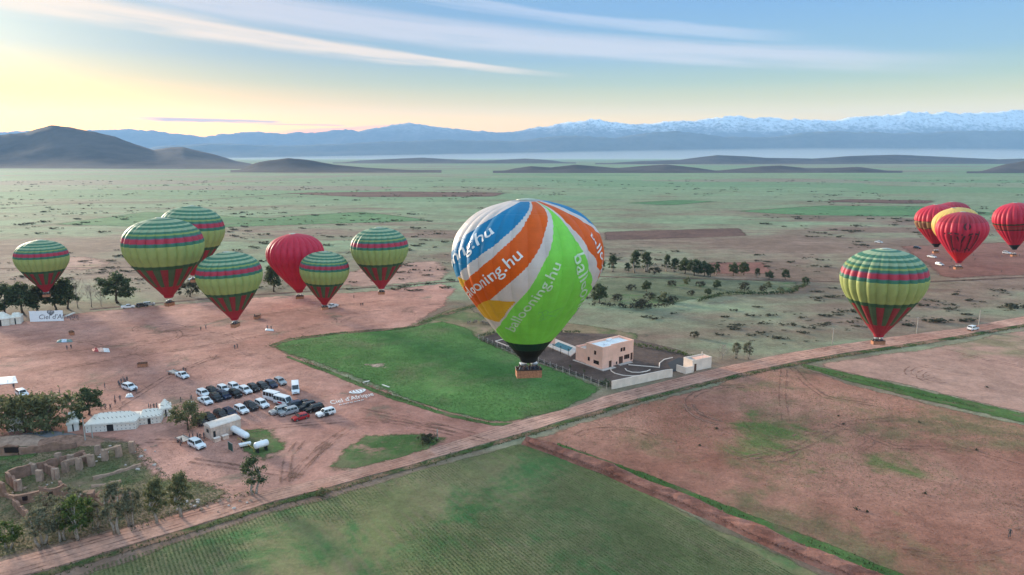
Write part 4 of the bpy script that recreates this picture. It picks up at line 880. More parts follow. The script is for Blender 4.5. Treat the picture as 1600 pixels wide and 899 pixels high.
for k, x, y, h, w_, lb in [
    ('dark1', 8, 492, 47, 1.1, 'dark evergreen at the left edge behind the small white tents'), ('dark1', 36, 490, 46, 1.1, 'dark evergreen behind the white banner, left of the leftmost balloon basket'), ('dark2', 58, 487, 40, 1.2, 'dark evergreen directly behind the leftmost balloon basket'), ('dark2', 88, 485, 42, 1.1, 'dark evergreen just right of the leftmost balloon basket'), ('dark2', 106, 483, 47, 1.0, 'tall dark evergreen next to the bare trees'),
    ('bare1', 122, 482, 40, 1.0, 'bare pale tree right beside the tall dark evergreen'), ('bare2', 143, 480, 34, 1.0, 'bare pale tree between evergreens and the round dark tree'), ('bare2', 158, 479, 24, 1.0, 'small bare tree left of the round dark tree'),
    ('dark1', 184, 474, 46, 1.25, 'round dark tree left of the largest striped balloon'), ('bush', 297, 464, 24, 1.0, 'dark bush tree below the half hidden striped balloon'), ('dark2', 428, 456, 40, 1.0, 'dark leaning tree left of the plain crimson balloon'),
    ('carob1', 2, 668, 46, 1.1, 'wide olive tree at the left edge above the ruins'), ('carob1', 38, 676, 58, 1.0, 'largest wide olive tree of the left group'), ('carob2', 80, 674, 58, 1.05, 'wide olive tree second in the left group, beside the long tent'), ('carob2', 60, 662, 44, 1.1, 'olive tree filling the middle of the left group'),
    ('dark1', 139, 648, 42, 1.15, 'rounded dark tree behind the long white tent'), ('dark2', 122, 668, 28, 1.1, 'small dark tree at the left end of the long tent'), ('carob1', 294, 672, 42, .95, 'single round tree beside the cream shed'),
    ('light1', 12, 858, 44, 1.3, 'light green tree at the bottom left edge'), ('euc3', 66, 852, 62, 1.1, 'pale trunked tree left of the forked one by the road'), ('euc1', 98, 846, 62, 1.0, 'pale trunked tree second from left by the road'), ('light1', 124, 842, 74, .85, 'light green tree with forked white trunk before the ruin'), ('euc3', 150, 826, 44, 1.0, 'low grey tree between forked tree and tall roadside trees'), ('euc1', 184, 834, 86, .85, 'tall grey green tree with thin white trunk by the road'), ('euc3', 206, 822, 66, .8, 'slim grey tree just behind the tall thin trunked one'),
    ('euc2', 245, 818, 74, .95, 'twin stemmed tree left of the last roadside tree'), ('euc2', 283, 808, 72, 1.0, 'dense roadside tree, rightmost of the row by the ruins'), ('euc4', 398, 774, 62, .95, 'lone dark two part tree at the road junction'), ('willow', 112, 800, 40, 1.1, 'soft grey green tree growing in front of the ruin'), ('willow', 70, 806, 36, 1.0, 'soft grey green tree at the left of the ruined block'),
    ('dark3', 940, 426, 20, 1.3, 'small dark tree right beside the spiral balloon'), ('dark3', 957, 425, 26, 1.2, 'dark tree of the far row, second from the spiral balloon'), ('dark3', 980, 427, 16, 1.4, 'low dark tree between two tall ones of the far row'), ('dark3', 993, 426, 34, 1.1, 'tall twin topped tree of the far row'), ('dark3', 1009, 425, 31, 1.2, 'tree touching the tall twin topped one on its right'), ('bush', 1023, 429, 11, 1.3, 'low bush right of the tall twin topped trees'),
    ('dark3', 1042, 424, 26, .9, 'slim tall tree at the start of the long dark clump'), ('dark3', 1055, 425, 21, 1.4, 'tree near the left end of the long dark clump'), ('dark1', 1070, 428, 24, 1.0, 'broad tree in left half of the long dark clump'), ('dark1', 1085, 431, 25, 1.0, 'broad tree in middle of the long dark clump'), ('dark1', 1100, 432, 23, 1.0, 'broad tree in right half of the long dark clump'), ('dark2', 1110, 433, 16, 1.2, 'low tree at the right end of the long dark clump'), ('dark3', 1120, 430, 18, 1.2, 'pale dark tree left of the red field'), ('dark1', 1146, 431, 20, .9, 'round tree before the red field'), ('dark1', 1162, 430, 20, .9, 'round tree before the middle of the red field'), ('dark3', 1183, 434, 15, 1.3, 'low tree before the right part of red field'), ('dark1', 1202, 437, 13, 1.2, 'low spreading tree at right end of red field'), ('dark2', 1227, 437, 15, 1.1, 'isolated small tree right of the red field'),
    ('bare2', 1128, 562, 24, 1.2, 'thin twiggy tree left one behind the gatehouse'), ('euc3', 1150, 560, 26, .8, 'thin grey tree middle one behind the gatehouse'), ('euc3', 1168, 561, 28, .8, 'thin grey tree right one behind the gatehouse')]:
    tree(k, x, y, h, lb, w_)
for i, (k, x, y, h, w_, lb) in enumerate([('dark1', 936, 474, 30, .95, 'large round bush beside the lower right of spiral balloon'), ('bush', 986, 454, 9, 1.3, 'round purple bush at left of the orchard'), ('dark1', 1010, 456, 17, 1.0, 'largest leafy bush in left half of orchard'), ('bush', 1050, 448, 9, 1.2, 'small bush in middle back of orchard'), ('bush2', 1074, 444, 10, .8, 'slender bush at back of the orchard'), ('dark1', 1120, 452, 14, 1.0, 'dark bush by the pale path of the orchard'), ('bush', 1094, 449, 9, 1.2, 'bush left of the dark orchard bush'), ('bush', 1163, 455, 13, 1.0, 'bush right of the pale orchard path'), ('bush2', 1199, 449, 8, 1.0, 'tiny bush at right back of orchard'), ('bush', 1191, 456, 9, 1.1, 'bush near the orchard hedge at right'), ('bush2', 1219, 456, 7, 1.1, 'last small bush near the orchard hedge'), ('dark1', 1258, 445, 12, 1.0, 'round bush on the right corner of the orchard'), ('bush', 965, 471, 11, 1.2, 'low bush right of the large round bush'), ('bush2', 1035, 470, 12, 1.5, 'bush in front row of the orchard'), ('bush', 1015, 468, 10, 1.4, 'bush between front row bushes of the orchard'), ('bush', 1002, 482, 13, 2.0, 'wide purple grey bush at orchard front edge'), ('bush', 1050, 473, 10, 1.4, 'bush at right end of orchard front row'), ('dark1', 1106, 462, 11, 1.1, 'leafy bush at the orchard hedge centre'), ('bush', 1080, 462, 8, 1.2, 'little bush left of the hedge centre'), ('bush2', 660, 693, 13, 1.3, 'bush at right end of the roadside grass triangle'), ('bush', 672, 693, 14, 1.3, 'dark bush beside the small white post'), ('bush2', 507, 772, 8, 1.8, 'low bush on the verge below the road'), ('bush', 1085, 528 + 420 * 0, 10, 1.0, 'bush on the plain above the gatehouse')]):
    tree(k, x, y, h, lb, w_, 'bush', 'bush')
# hedge lines made of many small leafy clumps
def hedge(name, label, line, hgt, wid, mat, per_m=6, leaf=.22, kindstuff=False, seed=5):
    r = np.random.default_rng(seed); pts = densify([P(*q) for q in line], 1.0, .2, seed, closed=False); C = []; Rr = []
    for p in pts:
        C.append(np.array([p.x + r.normal() * wid * .2, p.y + r.normal() * wid * .2, hgt * r.uniform(.35, .6)])); Rr.append(hgt * r.uniform(.5, .8))
    V, F = leaf_cloud(r, C, Rr, per_m * 3, leaf, .8); o = obj(name, mesh_from(name, V, F, mat))
    return tag(o, label, 'hedge') if not kindstuff else tag(o, kind='stuff')
hedge('hedge', 'dark hedge along the front of the orchard', [(1092, 472), (1120, 463), (1150, 460), (1200, 461), (1235, 458), (1260, 446)], 2.0, 2.0, L_DARK, 6, .5)
hedge('hedge', 'purple brown scrub hedge below the large round bush', [(930, 478), (960, 480), (1000, 482), (1050, 479)], 2.2, 3, L_SHRUB, 6, .5, seed=8)
hedge('hedge', 'bright hedge behind the right side of the villa yard', [(992, 541), (1030, 547), (1062, 553), (1100, 566)], 1.5, 1.5, L_LIGHT, 10, .28, seed=9)
hedge('hedge', 'hedge along the far side of the villa yard', [(750, 528), (800, 512), (870, 519), (905, 522)], 1.4, 1.2, L_DARK, 8, .3, seed=10)
hedge('hedge', 'low hedge inside the wire fence of the villa yard', [(752, 532), (800, 551), (850, 569), (900, 588), (946, 604)], 1.0, .9, L_SHRUB, 9, .24, seed=12)
hedge('hedge', 'leafy hedge corner by the cream boundary wall', [(936, 600), (950, 606), (946, 600)], 1.6, 1.4, L_DARK, 16, .25, seed=13)
hedge('hedge', 'grey scrub heap left of the villa yard', [(730, 507), (750, 505), (766, 509)], 1.5, 3.0, leaf_mat('grey_scrub', (.2, .17, .15), (.25, .22, .19), (.3, .27, .24)), 12, .3, seed=14)
# grass along verges and banks
def tufts(name, lines, per, hgt, mat, seed, spread=1.0):
    r = np.random.default_rng(seed); V = []
    for line in lines:
        pts = densify([P(*q) for q in line], .5, .2, seed, closed=False)
        for p in pts:
            if vnoise(p.x * .13, p.y * .13, seed) < .28: continue
            for _ in range(per):
                c = np.array([p.x + r.normal() * spread, p.y + r.normal() * spread, 0.02]); h = hgt * r.uniform(.4, 1.2); a = r.uniform(0, 6.28); d = np.array([math.cos(a), math.sin(a), 0]) * h * .45
                V += [c - d, c + d, c + d * .4 + np.array([r.normal() * .1, r.normal() * .1, h])]
    V = np.array(V); o = obj(name, mesh_from(name, V, [(3 * i, 3 * i + 1, 3 * i + 2) for i in range(len(V) // 3)], mat)); return tag(o, 'tall grass tufts growing along the verges', 'grass', kind='stuff')
vl = [(x, y + 4 * np.interp(y, [500, 900], [.75, 1.5])) for x, y in road_lo]
tufts('grass_tufts', [vl, [(1254, 572), (1315, 588), (1425, 614), (1550, 642), (1600, 654)], [(870, 696), (930, 718), (1000, 743), (1080, 775), (1150, 803), (1230, 835), (1300, 862), (1430, 915)], [(419, 541), (445, 531), (530, 521), (640, 512), (690, 493), (740, 477)], [(450, 557), (520, 583), (600, 615), (700, 649), (768, 664), (800, 664)], [(210, 826), (290, 796), (400, 768)]], 4, .38, L_TUFT, 31, .6)
# shrubs of the open plain
def shrub_mesh(seed, n=9):
    r = np.random.default_rng(seed); C = [np.array([r.normal() * 1.0, r.normal() * .6, .35 + r.uniform(0, .3)]) for _ in range(n)]
    V, F = leaf_cloud(r, C, r.uniform(.4, .75, n), 24, .26, .7); return V, F
SHR = [shrub_mesh(60 + i) for i in range(6)]; SHM = [mesh_from('plain_shrub', V, F, L_SHRUB) for V, F in SHR]
r = np.random.default_rng(77); cand = []
FORB = [(-80, 455, 720, 700), (420, 470, 960, 700), (740, 500, 1120, 620), (820, 540, 1700, 960), (930, 425, 1260, 480), (940, 355, 1175, 377), (1395, 375, 1700, 438), (-80, 690, 900, 960), (330, 600, 1700, 960)]
while len(cand) < 1300:
    x = r.uniform(-20, 1620); y = 282 + 285 * r.uniform(0, 1) ** 1.5
    if any(a < x < c and b < y < d for a, b, c, d in FORB): continue
    if y > np.interp(x, [q[0] for q in road_hi], [q[1] for q in road_hi]) - 12: continue
    p = P(x, y)
    if vnoise(p.x * .006, p.y * .006, 9) < (.36 if y < 400 else .44): continue
    s = r.uniform(.45, 1.5) ** 1.3 * (1.0 if y < 420 else .8) * (1 + (400 - min(y, 400)) / 200); cand.append((s / (p - cam.location).length, p, s))
cand.sort(key=lambda c: -c[0])
for i, (_, p, s) in enumerate(cand[:290]):
    o = obj('plain_shrub', SHM[i % 6], None, p, (0, 0, random.uniform(-.5, .5))); o.scale = (s * random.uniform(1.0, 1.6), s * 1.0, s * .75)
    tag(o, 'low dark shrub dotting the open plain', 'shrub', 'shrubs of the open plain')
V_, F_ = [], []; b0 = 0
for i, (_, p, s) in enumerate(cand[290:]):
    V, F = SHR[i % 6]; V = V[:4 * 70]; F = F[:70]; V_.append(V * np.array([s * 1.9, s * 1.2, s * .7]) + np.array([p.x, p.y, 0])); F_ += [tuple(k + b0 for k in f) for f in F]; b0 += len(V)
tag(obj('far_shrubs', mesh_from('far_shrubs', np.concatenate(V_), F_, L_SHRUB)), 'small far shrubs scattered across the plain', 'shrubs', kind='stuff')
for i, (x, y, s) in enumerate([(1325, 488, 1.6), (1442, 478, 1.4), (1465, 503, 2.0), (1580, 482, 2.6), (1513, 503, 1.8), (1300, 465, 1.4), (1560, 455, 1.4)]):
    o = obj('plain_shrub', SHM[i % 6], None, P(x, y)); o.scale = (s * 1.5, s, s * .8); tag(o, ['dark round shrub left of the balloon over the road', 'dark shrub right of the lone striped balloon', 'long low shrub above the road near the pole', 'largest dark shrub near the right edge', 'low shrub beside the pole above the white car', 'shrub on the plain at upper left of the lone striped balloon', 'shrub above the largest dark shrub at right'][i], 'shrub')
for i, (x, y) in enumerate([(1093, 697), (1120, 671), (1310, 651), (1318, 664), (1436, 661), (1525, 704), (1446, 773), (1338, 797), (1355, 801), (1542, 606)]):
    r = np.random.default_rng(300 + i); V, F = leaf_cloud(r, [np.zeros(3) + (0, 0, .25)], [.45], 40, .2, .7)
    tag(obj('dark_tuft', mesh_from('dark_tuft', V, F, L_SHRUB), None, P(x, y)), ['dark tuft at left of the worn field', 'dark tuft near the curved wheel marks', 'dark tuft in upper middle of worn field', 'flat dark tuft just below the upper middle one', 'dark tuft near the upper right grass strip', 'dark tuft at the right of the worn field', 'dark tuft in lower middle of worn field', 'left one of the pair of dark tufts', 'right one of the pair of dark tufts', 'dark tuft in the field beyond the grass strip'][i], 'tuft')

# ------------------------------------------------------------------ vehicles
M_GLASS = plain('car_glass', (.010, .012, .015), .08, .1, spec=.6); M_TYRE = plain('tyre', (.015, .015, .016), .8); M_RIM = plain('rim', (.35, .35, .36), .35, metal=.7)
M_LAMP = plain('headlamp', (.75, .77, .80), .15, spec=.6); M_TAIL = plain('tail_lamp', (.35, .01, .01), .25); M_TRIM = plain('black_trim', (.02, .02, .022), .5)
PAINT = {'white': plain('white_paint', (.78, .79, .80), .25, .06, .6, spec=.5), 'dark': plain('charcoal_paint', (.022, .025, .030), .22, .2, .6, spec=.5), 'black': plain('black_paint', (.010, .010, .012), .2, .2, .6, spec=.5), 'navy': plain('navy_paint', (.016, .028, .065), .22, .2, .6, spec=.5), 'silver': plain('silver_paint', (.42, .45, .47), .3, .1, .6, metal=.4), 'red': plain('red_paint', (.42, .02, .025), .25, .1, .6, spec=.5)}
def wheel_mesh(rad, wd):
    a = MB(); a.tube([(0, -wd / 2, 0), (0, -wd / 2 + .03, 0), (0, wd / 2 - .03, 0), (0, wd / 2, 0)], [rad * .9, rad, rad, rad * .9], 16)
    b = MB(); b.tube([(0, -wd / 2 - .012, 0), (0, wd / 2 + .012, 0)], [rad * .62, rad * .62], 12); return a.mesh('tyre', M_TYRE, True), b.mesh('rim', M_RIM)
def car_kind(L, W, H, belt, hood, xs_cowl, xs_roof0, xs_roof1, xs_rear, clear=.32, wr=.36, wheel_x=None, van=False, bed=None):
    """stations along x: (x, top z, half width at top); glass panels sit on the slopes"""
    hw = W / 2; hr = hw * (.78 if not van else .90); xf, xb = L / 2, -L / 2
    st = [(xb, belt * .92, hw * .86, belt * .9), (xb + .06, belt, hw * .93, belt), (xs_rear, belt + .02, hw * .94, belt), (xs_roof1, H - .03, hr, belt), ((xs_roof0 + xs_roof1) / 2, H, hr, belt), (xs_roof0, H - .04, hr, belt), (xs_cowl, belt + .02, hw * .92, belt), (xf - .35, hood, hw * .90, hood - .02), (xf - .06, hood - .14, hw * .84, hood - .16), (xf, hood - .32, hw * .78, hood - .34)]
    b = MB(); vs = []
    for x, zt, wt, zb in st:
        e = .93 if abs(x) > L / 2 - .1 else 1.0; zb = min(zb, zt - .01)
        vs += [(x, -hw * .9 * e, clear), (x, -hw * e, clear + .22), (x, -hw * .985 * e, zb), (x, -wt, zt - .015), (x, -wt * .9, zt), (x, wt * .9, zt), (x, wt, zt - .015), (x, hw * .985 * e, zb), (x, hw * e, clear + .22), (x, hw * .9 * e, clear)]
    k = 10; n = len(st); fs = [(i * k + j, (i + 1) * k + j, (i + 1) * k + (j + 1) % k, i * k + (j + 1) % k) for i in range(n - 1) for j in range(k)] + [tuple(range(k)), tuple(range((n - 1) * k, n * k))[::-1]]
    b.add(vs, fs)
    if bed:                                                      # open load bed of a pickup
        b.box(xb, bed, -hw, -hw + .08, belt - .3, belt + .12).box(xb, bed, hw - .08, hw, belt - .3, belt + .12).box(xb, xb + .08, -hw + .081, hw - .081, belt - .3, belt + .12)
    parts = [('body', b.mesh('body', PAINT['white'], True), None)]
    try: parts[0][1].set_sharp_from_angle(angle=math.radians(35))
    except Exception: pass
    def panel(nm, q, off, mat=M_GLASS):
        q = [Vector(p) for p in q]; nn = (q[1] - q[0]).cross(q[3] - q[0]).normalized() * off; m_ = MB(); m_.add([p + nn for p in q] + [p - nn * .5 for p in q], [(0, 1, 2, 3), (7, 6, 5, 4), (0, 4, 5, 1), (1, 5, 6, 2), (2, 6, 7, 3), (3, 7, 4, 0)]); parts.append((nm, m_.mesh(nm, mat), None))
    def lerp(a, b_, t_): return a + (b_ - a) * t_
    xc, xr0 = xs_cowl, xs_roof0
    f = lambda t_, s: (lerp(xc, xr0, t_), s * lerp(hw * .92, hr, t_) * .88, lerp(belt + .02, H - .04, t_))
    panel('windscreen', [f(.08, -1), f(.08, 1), f(.92, 1), f(.92, -1)], .02)
    g = lambda t_, s: (lerp(xs_rear, xs_roof1, t_), s * lerp(hw * .94, hr, t_) * .86, lerp(belt + .02, H - .03, t_))
    panel('rear_window', [g(.15, 1), g(.15, -1), g(.88, -1), g(.88, 1)], .02)
    for s in (-1, 1):
        n_win = 3 if not van else 4; xa, xb_ = xs_roof1 + .05, xs_roof0 + (xc - xs_roof0) * .15
        for i in range(n_win):
            a0 = lerp(xa, xb_, (i + .06) / n_win); a1 = lerp(xa, xb_, (i + .94) / n_win); ext = (xc - xs_roof0) * .55 if i == n_win - 1 else 0; ext2 = (xs_roof1 - xs_rear) * .4 if i == 0 else 0
            y = lambda t_: s * (lerp(hw * .975, hr, t_) + .004)
            zl, zh = lerp(belt, H - .03, .1), lerp(belt, H - .03, .84)
            q = [(a0 - ext2, y(.1), zl), (a1 + ext, y(.1), zl), (a1, y(.84), zh), (a0, y(.84), zh)]
            panel('side_window', q if s < 0 else [q[1], q[0], q[3], q[2]], .015)
    for s in (-1, 1):
        m_ = MB().box(xf - .22, xf - .035, s * hw * .58 - .17, s * hw * .58 + .17, hood - .34, hood - .17); parts.append(('headlight', m_.mesh('headlight', M_LAMP), None))
        m_ = MB().box(xb - .015, xb + .1, s * hw * .76 - .11, s * hw * .76 + .11, belt * .62, belt * .90); parts.append(('tail_light', m_.mesh('tail_light', M_TAIL), None))
        m_ = MB().box(xc - .28, xc - .1, s * (hw + .02), s * (hw + .22), belt + .02, belt + .2) if s > 0 else MB().box(xc - .28, xc - .1, -(hw + .22), -(hw + .02), belt + .02, belt + .2); parts.append(('mirror', m_.mesh('mirror', M_TRIM), None))
    m_ = MB().box(xf - .12, xf + .03, -hw * .75, hw * .75, clear, clear + .24); parts.append(('front_bumper', m_.mesh('front_bumper', M_TRIM), None))
    m_ = MB().box(xf - .10, xf + .012, -hw * .40, hw * .40, hood - .36, hood - .2); parts.append(('grille', m_.mesh('grille', M_TRIM), None))
    m_ = MB().box(xb - .03, xb + .12, -hw * .8, hw * .8, clear, clear + .24); parts.append(('rear_bumper', m_.mesh('rear_bumper', M_TRIM), None))
    wx = wheel_x or (L * .30, -L * .29); ty, ri = wheel_mesh(wr, .25)
    return parts, [(x, s * (hw - .12), wr) for x in wx for s in (-1, 1)], ty, ri
CARS = {'suv': car_kind(4.75, 1.95, 1.85, 1.12, 1.06, 1.05, .45, -1.95, -2.25), 'van': car_kind(6.0, 2.05, 2.55, 1.25, 1.15, 2.15, 1.45, -2.85, -2.95, van=True, wheel_x=(1.95, -1.75)), 'hatch': car_kind(4.1, 1.78, 1.5, .92, .88, .95, .25, -1.45, -1.95, .24, .31), 'pickup': car_kind(5.2, 1.9, 1.8, 1.08, 1.05, 1.35, .75, -.55, -.75, wheel_x=(1.6, -1.55), bed=-.78)}
VN = {'suv': 'parked_suv', 'van': 'minibus', 'hatch': 'hatchback', 'pickup': 'pickup_truck'}; VC = {'suv': 'car', 'van': 'minibus', 'hatch': 'car', 'pickup': 'pickup'}
def heading(px, py, dx, dy):
    d = P(px + dx, py + dy) - P(px, py); return math.atan2(d.y, d.x)
def vehicle(kind, col, px, py, dx, dy, label, group=None):
    parts, wl, ty, ri = CARS[kind]; t = thing(VN[kind], label, VC[kind], P(px, py, .09), heading(px, py, dx, dy), group)
    for nm, me, _ in parts:
        o = obj(nm, me, t)
        if nm == 'body': o.material_slots[0].link = 'OBJECT'; o.material_slots[0].material = PAINT[col]
    for w_ in wl:
        wo = obj('wheel', ty, t, w_); obj('rim', ri, wo)
    return t
def z4(x, y): return 290 + x / 6.4, 580 + y / 6.4
ORD = ['first', 'second', 'third', 'fourth', 'fifth', 'sixth', 'seventh', 'eighth', 'ninth', 'tenth']
G = 'vehicles in the car park'
CN = {'dark': 'charcoal', 'navy': 'dark blue', 'white': 'white', 'black': 'black', 'silver': 'silver', 'red': 'red'}
for i, (x, y, c) in enumerate([(180, 250, 'white'), (270, 228, 'dark'), (382, 206, 'white'), (490, 184, 'white')]):
    vehicle('suv', c, *z4(x, y), 10, 5, f'{CN[c]} car, {ORD[i]} from the left in the rearmost row of the car park', G)
for i, (x, y, c, k) in enumerate([(200, 322, 'white', 'pickup'), (305, 292, 'dark', 'suv'), (388, 268, 'navy', 'suv'), (500, 252, 'black', 'suv'), (600, 218, 'white', 'suv'), (682, 196, 'black', 'suv'), (775, 180, 'dark', 'suv'), (858, 158, 'navy', 'suv'), (948, 130, 'silver', 'suv')]):
    vehicle(k, c, *z4(x, y), 10, 5, f'{CN[c]} {"pickup" if k == "pickup" else "car"}, {ORD[i]} from the left in the second row of the car park', G)
vehicle('van', 'white', *z4(1100, 208), .8, 10, 'white minibus standing apart, its front towards the viewer', G)
for i, (x, y, c) in enumerate([(140, 528, 'dark'), (238, 500, 'dark'), (355, 462, 'dark'), (443, 445, 'navy'), (560, 414, 'white'), (655, 380, 'dark'), (765, 356, 'white')]):
    vehicle('suv', c, *z4(x, y), 10, 5, f'{CN[c]} car, {ORD[i]} from the left in the row behind the cream shed', G)
vehicle('van', 'white', *z4(880, 295), 10, 2.5, 'white minibus, rear one of the two side by side', G)
tv = vehicle('van', 'white', *z4(985, 338), 10, 2.5, 'white minibus with red side panel, front one of the pair', G)
MB().box(-1.2, .3, -1.035, -1.028, .62, 1.12).build('side_panel', PAINT['red'], tv)
for x, y, c, k, lb in [(935, 422, 'silver', 'suv', 'silver car parked left of the pale grey one'), (1030, 432, 'silver', 'suv', 'pale silver car beside the red hatchback'), (1070, 372, 'navy', 'suv', 'dark blue car tucked behind the front minibus'), (1190, 352, 'dark', 'pickup', 'charcoal pickup right of the front minibus'), (1215, 378, 'dark', 'suv', 'charcoal car between pickup and black car'), (1288, 400, 'black', 'suv', 'black car behind the white car with open door'), (1150, 482, 'red', 'hatch', 'red hatchback at the front of the car park'), (1402, 444, 'white', 'suv', 'white car with a dark open door, front right of the car park')]:
    t = vehicle(k, c, *z4(x, y), -10 if k != 'pickup' else 10, 2.6 if k != 'pickup' else -2.6, lb, G)
    if 'open door' in lb: MB().box(-.1, .7, 1.0, 1.75, .45, 1.1, (.05, 0)).build('door', M_TRIM, t)
for k, c, x, y, dx, dy, lb in [('suv', 'white', 308, 699, 10, 5, 'white car parked left of the cream shed'), ('pickup', 'white', 285, 590, 10, 4, 'white pickup towing a flat trailer on the bare dirt'), ('suv', 'white', 203, 609, 10, 3, 'white car with a crowd behind it, near the tents'), ('suv', 'white', 35, 619, 10, 6, 'white car at far left above the olive trees'), ('pickup', 'white', 519, 481, -10, 2, 'white pickup beneath the smallest striped balloon'), ('pickup', 'white', 200, 482, 10, -1, 'white pickup near the dark tree row'), ('suv', 'dark', 222, 480, 10, -1, 'dark car right of the white pickup by the tree row'), ('suv', 'silver', 233, 478, 10, -1, 'silver car at the right end by the tree row'), ('suv', 'dark', 1433, 389, 10, 1, 'dark car left of the red balloons'), ('pickup', 'white', 1456, 403, 10, 1.5, 'white pickup under the tan belted balloon'), ('suv', 'white', 1468, 415, 10, 2, 'white car left of the front red balloon basket'), ('suv', 'white', 1573, 397, 10, 1, 'white car under the balloon at the right edge'), ('pickup', 'white', 1373, 380, 10, 1, 'white pickup on the plain above the lone striped balloon'), ('suv', 'white', 1520, 516, 10, -2, 'white car driving on the dirt road'), ('pickup', 'white', 303, 439, 10, 0, 'white pickup below the half hidden striped balloon')]:
    vehicle(k, c, x, y, dx, dy, lb)
M_TRAIL = plain('trailer_deck', (.45, .40, .36), .7, .3)
def trailer(px, py, dx, dy, label):
    t = thing('flat_trailer', label, 'trailer', P(px, py, .09), heading(px, py, dx, dy)); d = MB().box(-1.8, 1.8, -.95, .95, .62, .72).build('deck', M_TRAIL, t)
    for y in (-.95, .91): MB().box(-1.8, 1.8, y, y + .04, .72, .98).build('side_rail', M_STEEL, t)
    MB().bar((1.8, -.4, .6), (2.9, 0, .55), .08).bar((1.8, .4, .6), (2.9, 0, .55), .08).build('drawbar', M_TRIM, t)
    _, _, ty, ri = CARS['hatch']
    for s in (-1, 1): w_ = obj('wheel', ty, t, (-.2, s * 1.08, .31)); obj('rim', ri, w_)
trailer(270, 584.5, 10, 4, 'flat trailer hitched behind the white pickup on the dirt'); trailer(286, 690, 10, 5, 'flat trailer left of the white car by the shed'); trailer(1453, 402, 10, 1.5, 'flat trailer behind the white pickup by the red balloons')

# ------------------------------------------------------------------ tents, shed, tanks
def tent_mat():
    m, t, b, o = new_mat('patterned_canvas'); sx = t.node('ShaderNodeSeparateXYZ'); t.l.new(ocoord(t), sx.inputs[0])
    u = t.m('ADD', sx.outputs[0], t.m('MULTIPLY', sx.outputs[1], .9)); fx = t.m('ABSOLUTE', t.m('SUBTRACT', t.m('FRACT', t.m('MULTIPLY', u, 1.1)), .5)); fz = t.m('ABSOLUTE', t.m('SUBTRACT', t.m('FRACT', t.m('MULTIPLY', sx.outputs[2], 1.25)), .5))
    d = t.m('ADD', t.m('MULTIPLY', fx, 1.0), t.m('MULTIPLY', fz, .75)); f = t.sstep(d, .13, .19, 1.0, 0.0)
    col = t.mix(t.m('MULTIPLY', f, .85), (.74, .66, .57), (.16, .12, .10)); col = t.mix(t.sstep(t.noise(ocoord(t), .8, 5), .5, .8, 0, .25), col, (.45, .38, .32))
    t.l.new(col, b.inputs['Base Color']); b.inputs['Roughness'].default_value = .85; return m
M_TENT = tent_mat(); M_CANVAS = plain('white_canvas', (.72, .66, .58), .85, .15, 1.0, bump=.3)
def tent(pA, pB, W, wall, top, label, mat=M_TENT, pole=False, hip=.22):
    """ridge tent: front edge from ground pixel A to B, depth W behind it"""
    a, b = P(*pA), P(*pB); L = (b - a).length; t = thing('tent', label, 'tent', a, math.atan2((b - a).y, (b - a).x))
    wl = MB()
    for x0, x1, y0, y1 in ((0, L, 0, .05), (0, L, W - .05, W), (0, .05, .051, W - .051), (L - .05, L, .051, W - .051)): wl.box(x0, x1, y0, y1, .05, wall)
    nm = obj('wall', wl.mesh('wall', mat), t)
    k = 12; vs = []; N = 10
    for i in range(N + 1):
        x = -.15 + (L + .3) * i / N; e = min(1, min(i / N, 1 - i / N) / hip); sag = .12 * math.sin(PI * 5 * i / N) ** 2
        for j in range(k + 1):
            v = j / k; h = (1 - abs(2 * v - 1)) ** 1.15; vs.append((x, -.15 + (W + .3) * v, wall + .01 + (top - wall) * h * (e ** .8) - sag * h))
    rf = MB(); rf.add(vs, [(i * (k + 1) + j, (i + 1) * (k + 1) + j, (i + 1) * (k + 1) + j + 1, i * (k + 1) + j + 1) for i in range(N) for j in range(k)]); rf.build('roof', mat, t, smooth=False)
    vl_ = MB(); vl_.box(-.17, L + .17, -.19, -.16, wall - .35, wall + .02); vl_.build('valance', M_CANVAS, t)
    MB().box(L * .42, L * .55, -.02, -.005, .05, wall - .3).build('entrance', M_TRIM, t)
    return t
tent((134, 677), (213, 671), 6.5, 2.1, 3.7, 'long white patterned tent, largest of the camp')
tent((216, 665), (252, 661), 4.6, 1.9, 3.2, 'middle sized patterned tent right of the long one')
tent((251, 653), (269, 650), 4, 2.3, 4.2, 'tall pointed white tent behind the middle sized one', M_TENT, hip=.5)
tent((106, 676), (124, 673), 5, 2.2, 4.2, 'white tent half hidden by the olive tree left of long tent', M_CANVAS)
tent((12, 676), (36, 673), 4, 2.0, 3.4, 'white tent under the olive trees at far left', M_CANVAS)
tent((-12, 511), (15, 509), 6, 2.8, 5.0, 'white tent cut off by the left edge, by the dark trees', M_CANVAS, hip=.4); tent((16.5, 508), (33, 506.5), 6, 2.8, 4.2, 'white tent between left edge tent and the banner', M_CANVAS)
# long white banner with the company's name
a, b = P(47.5, 504.5), P(100, 503); L = (b - a).length; tb = thing('banner', 'long white banner with dark script lettering beside the landing ground', 'banner', a, math.atan2((b - a).y, (b - a).x))
MB().box(0, L, -.02, .03, .35, 4.6).build('cloth', plain('banner_cloth', (.82, .83, .86), .7, .05), tb)
for i in range(5): MB().tube([(L * i / 4, .12, 0), (L * i / 4, .12, 4.8)], [.05, .05], 6).build('post', M_STEEL, tb)
def flat_text(s, size, parent, loc, rot, mat, name='lettering', shear=.25, bold=.004):
    bm = text_mesh(s, size, shear, bold); me = bpy.data.meshes.new(name); bm.to_mesh(me); bm.free(); me.materials.append(mat); return obj(name, me, parent, loc, rot)
M_GREYP = plain('grey_print', (.10, .10, .12), .7)
flat_text("Ciel d'Afrique", 2.6, tb, (L * .25, -.03, 1.3), (PI / 2, 0, 0), M_GREYP)
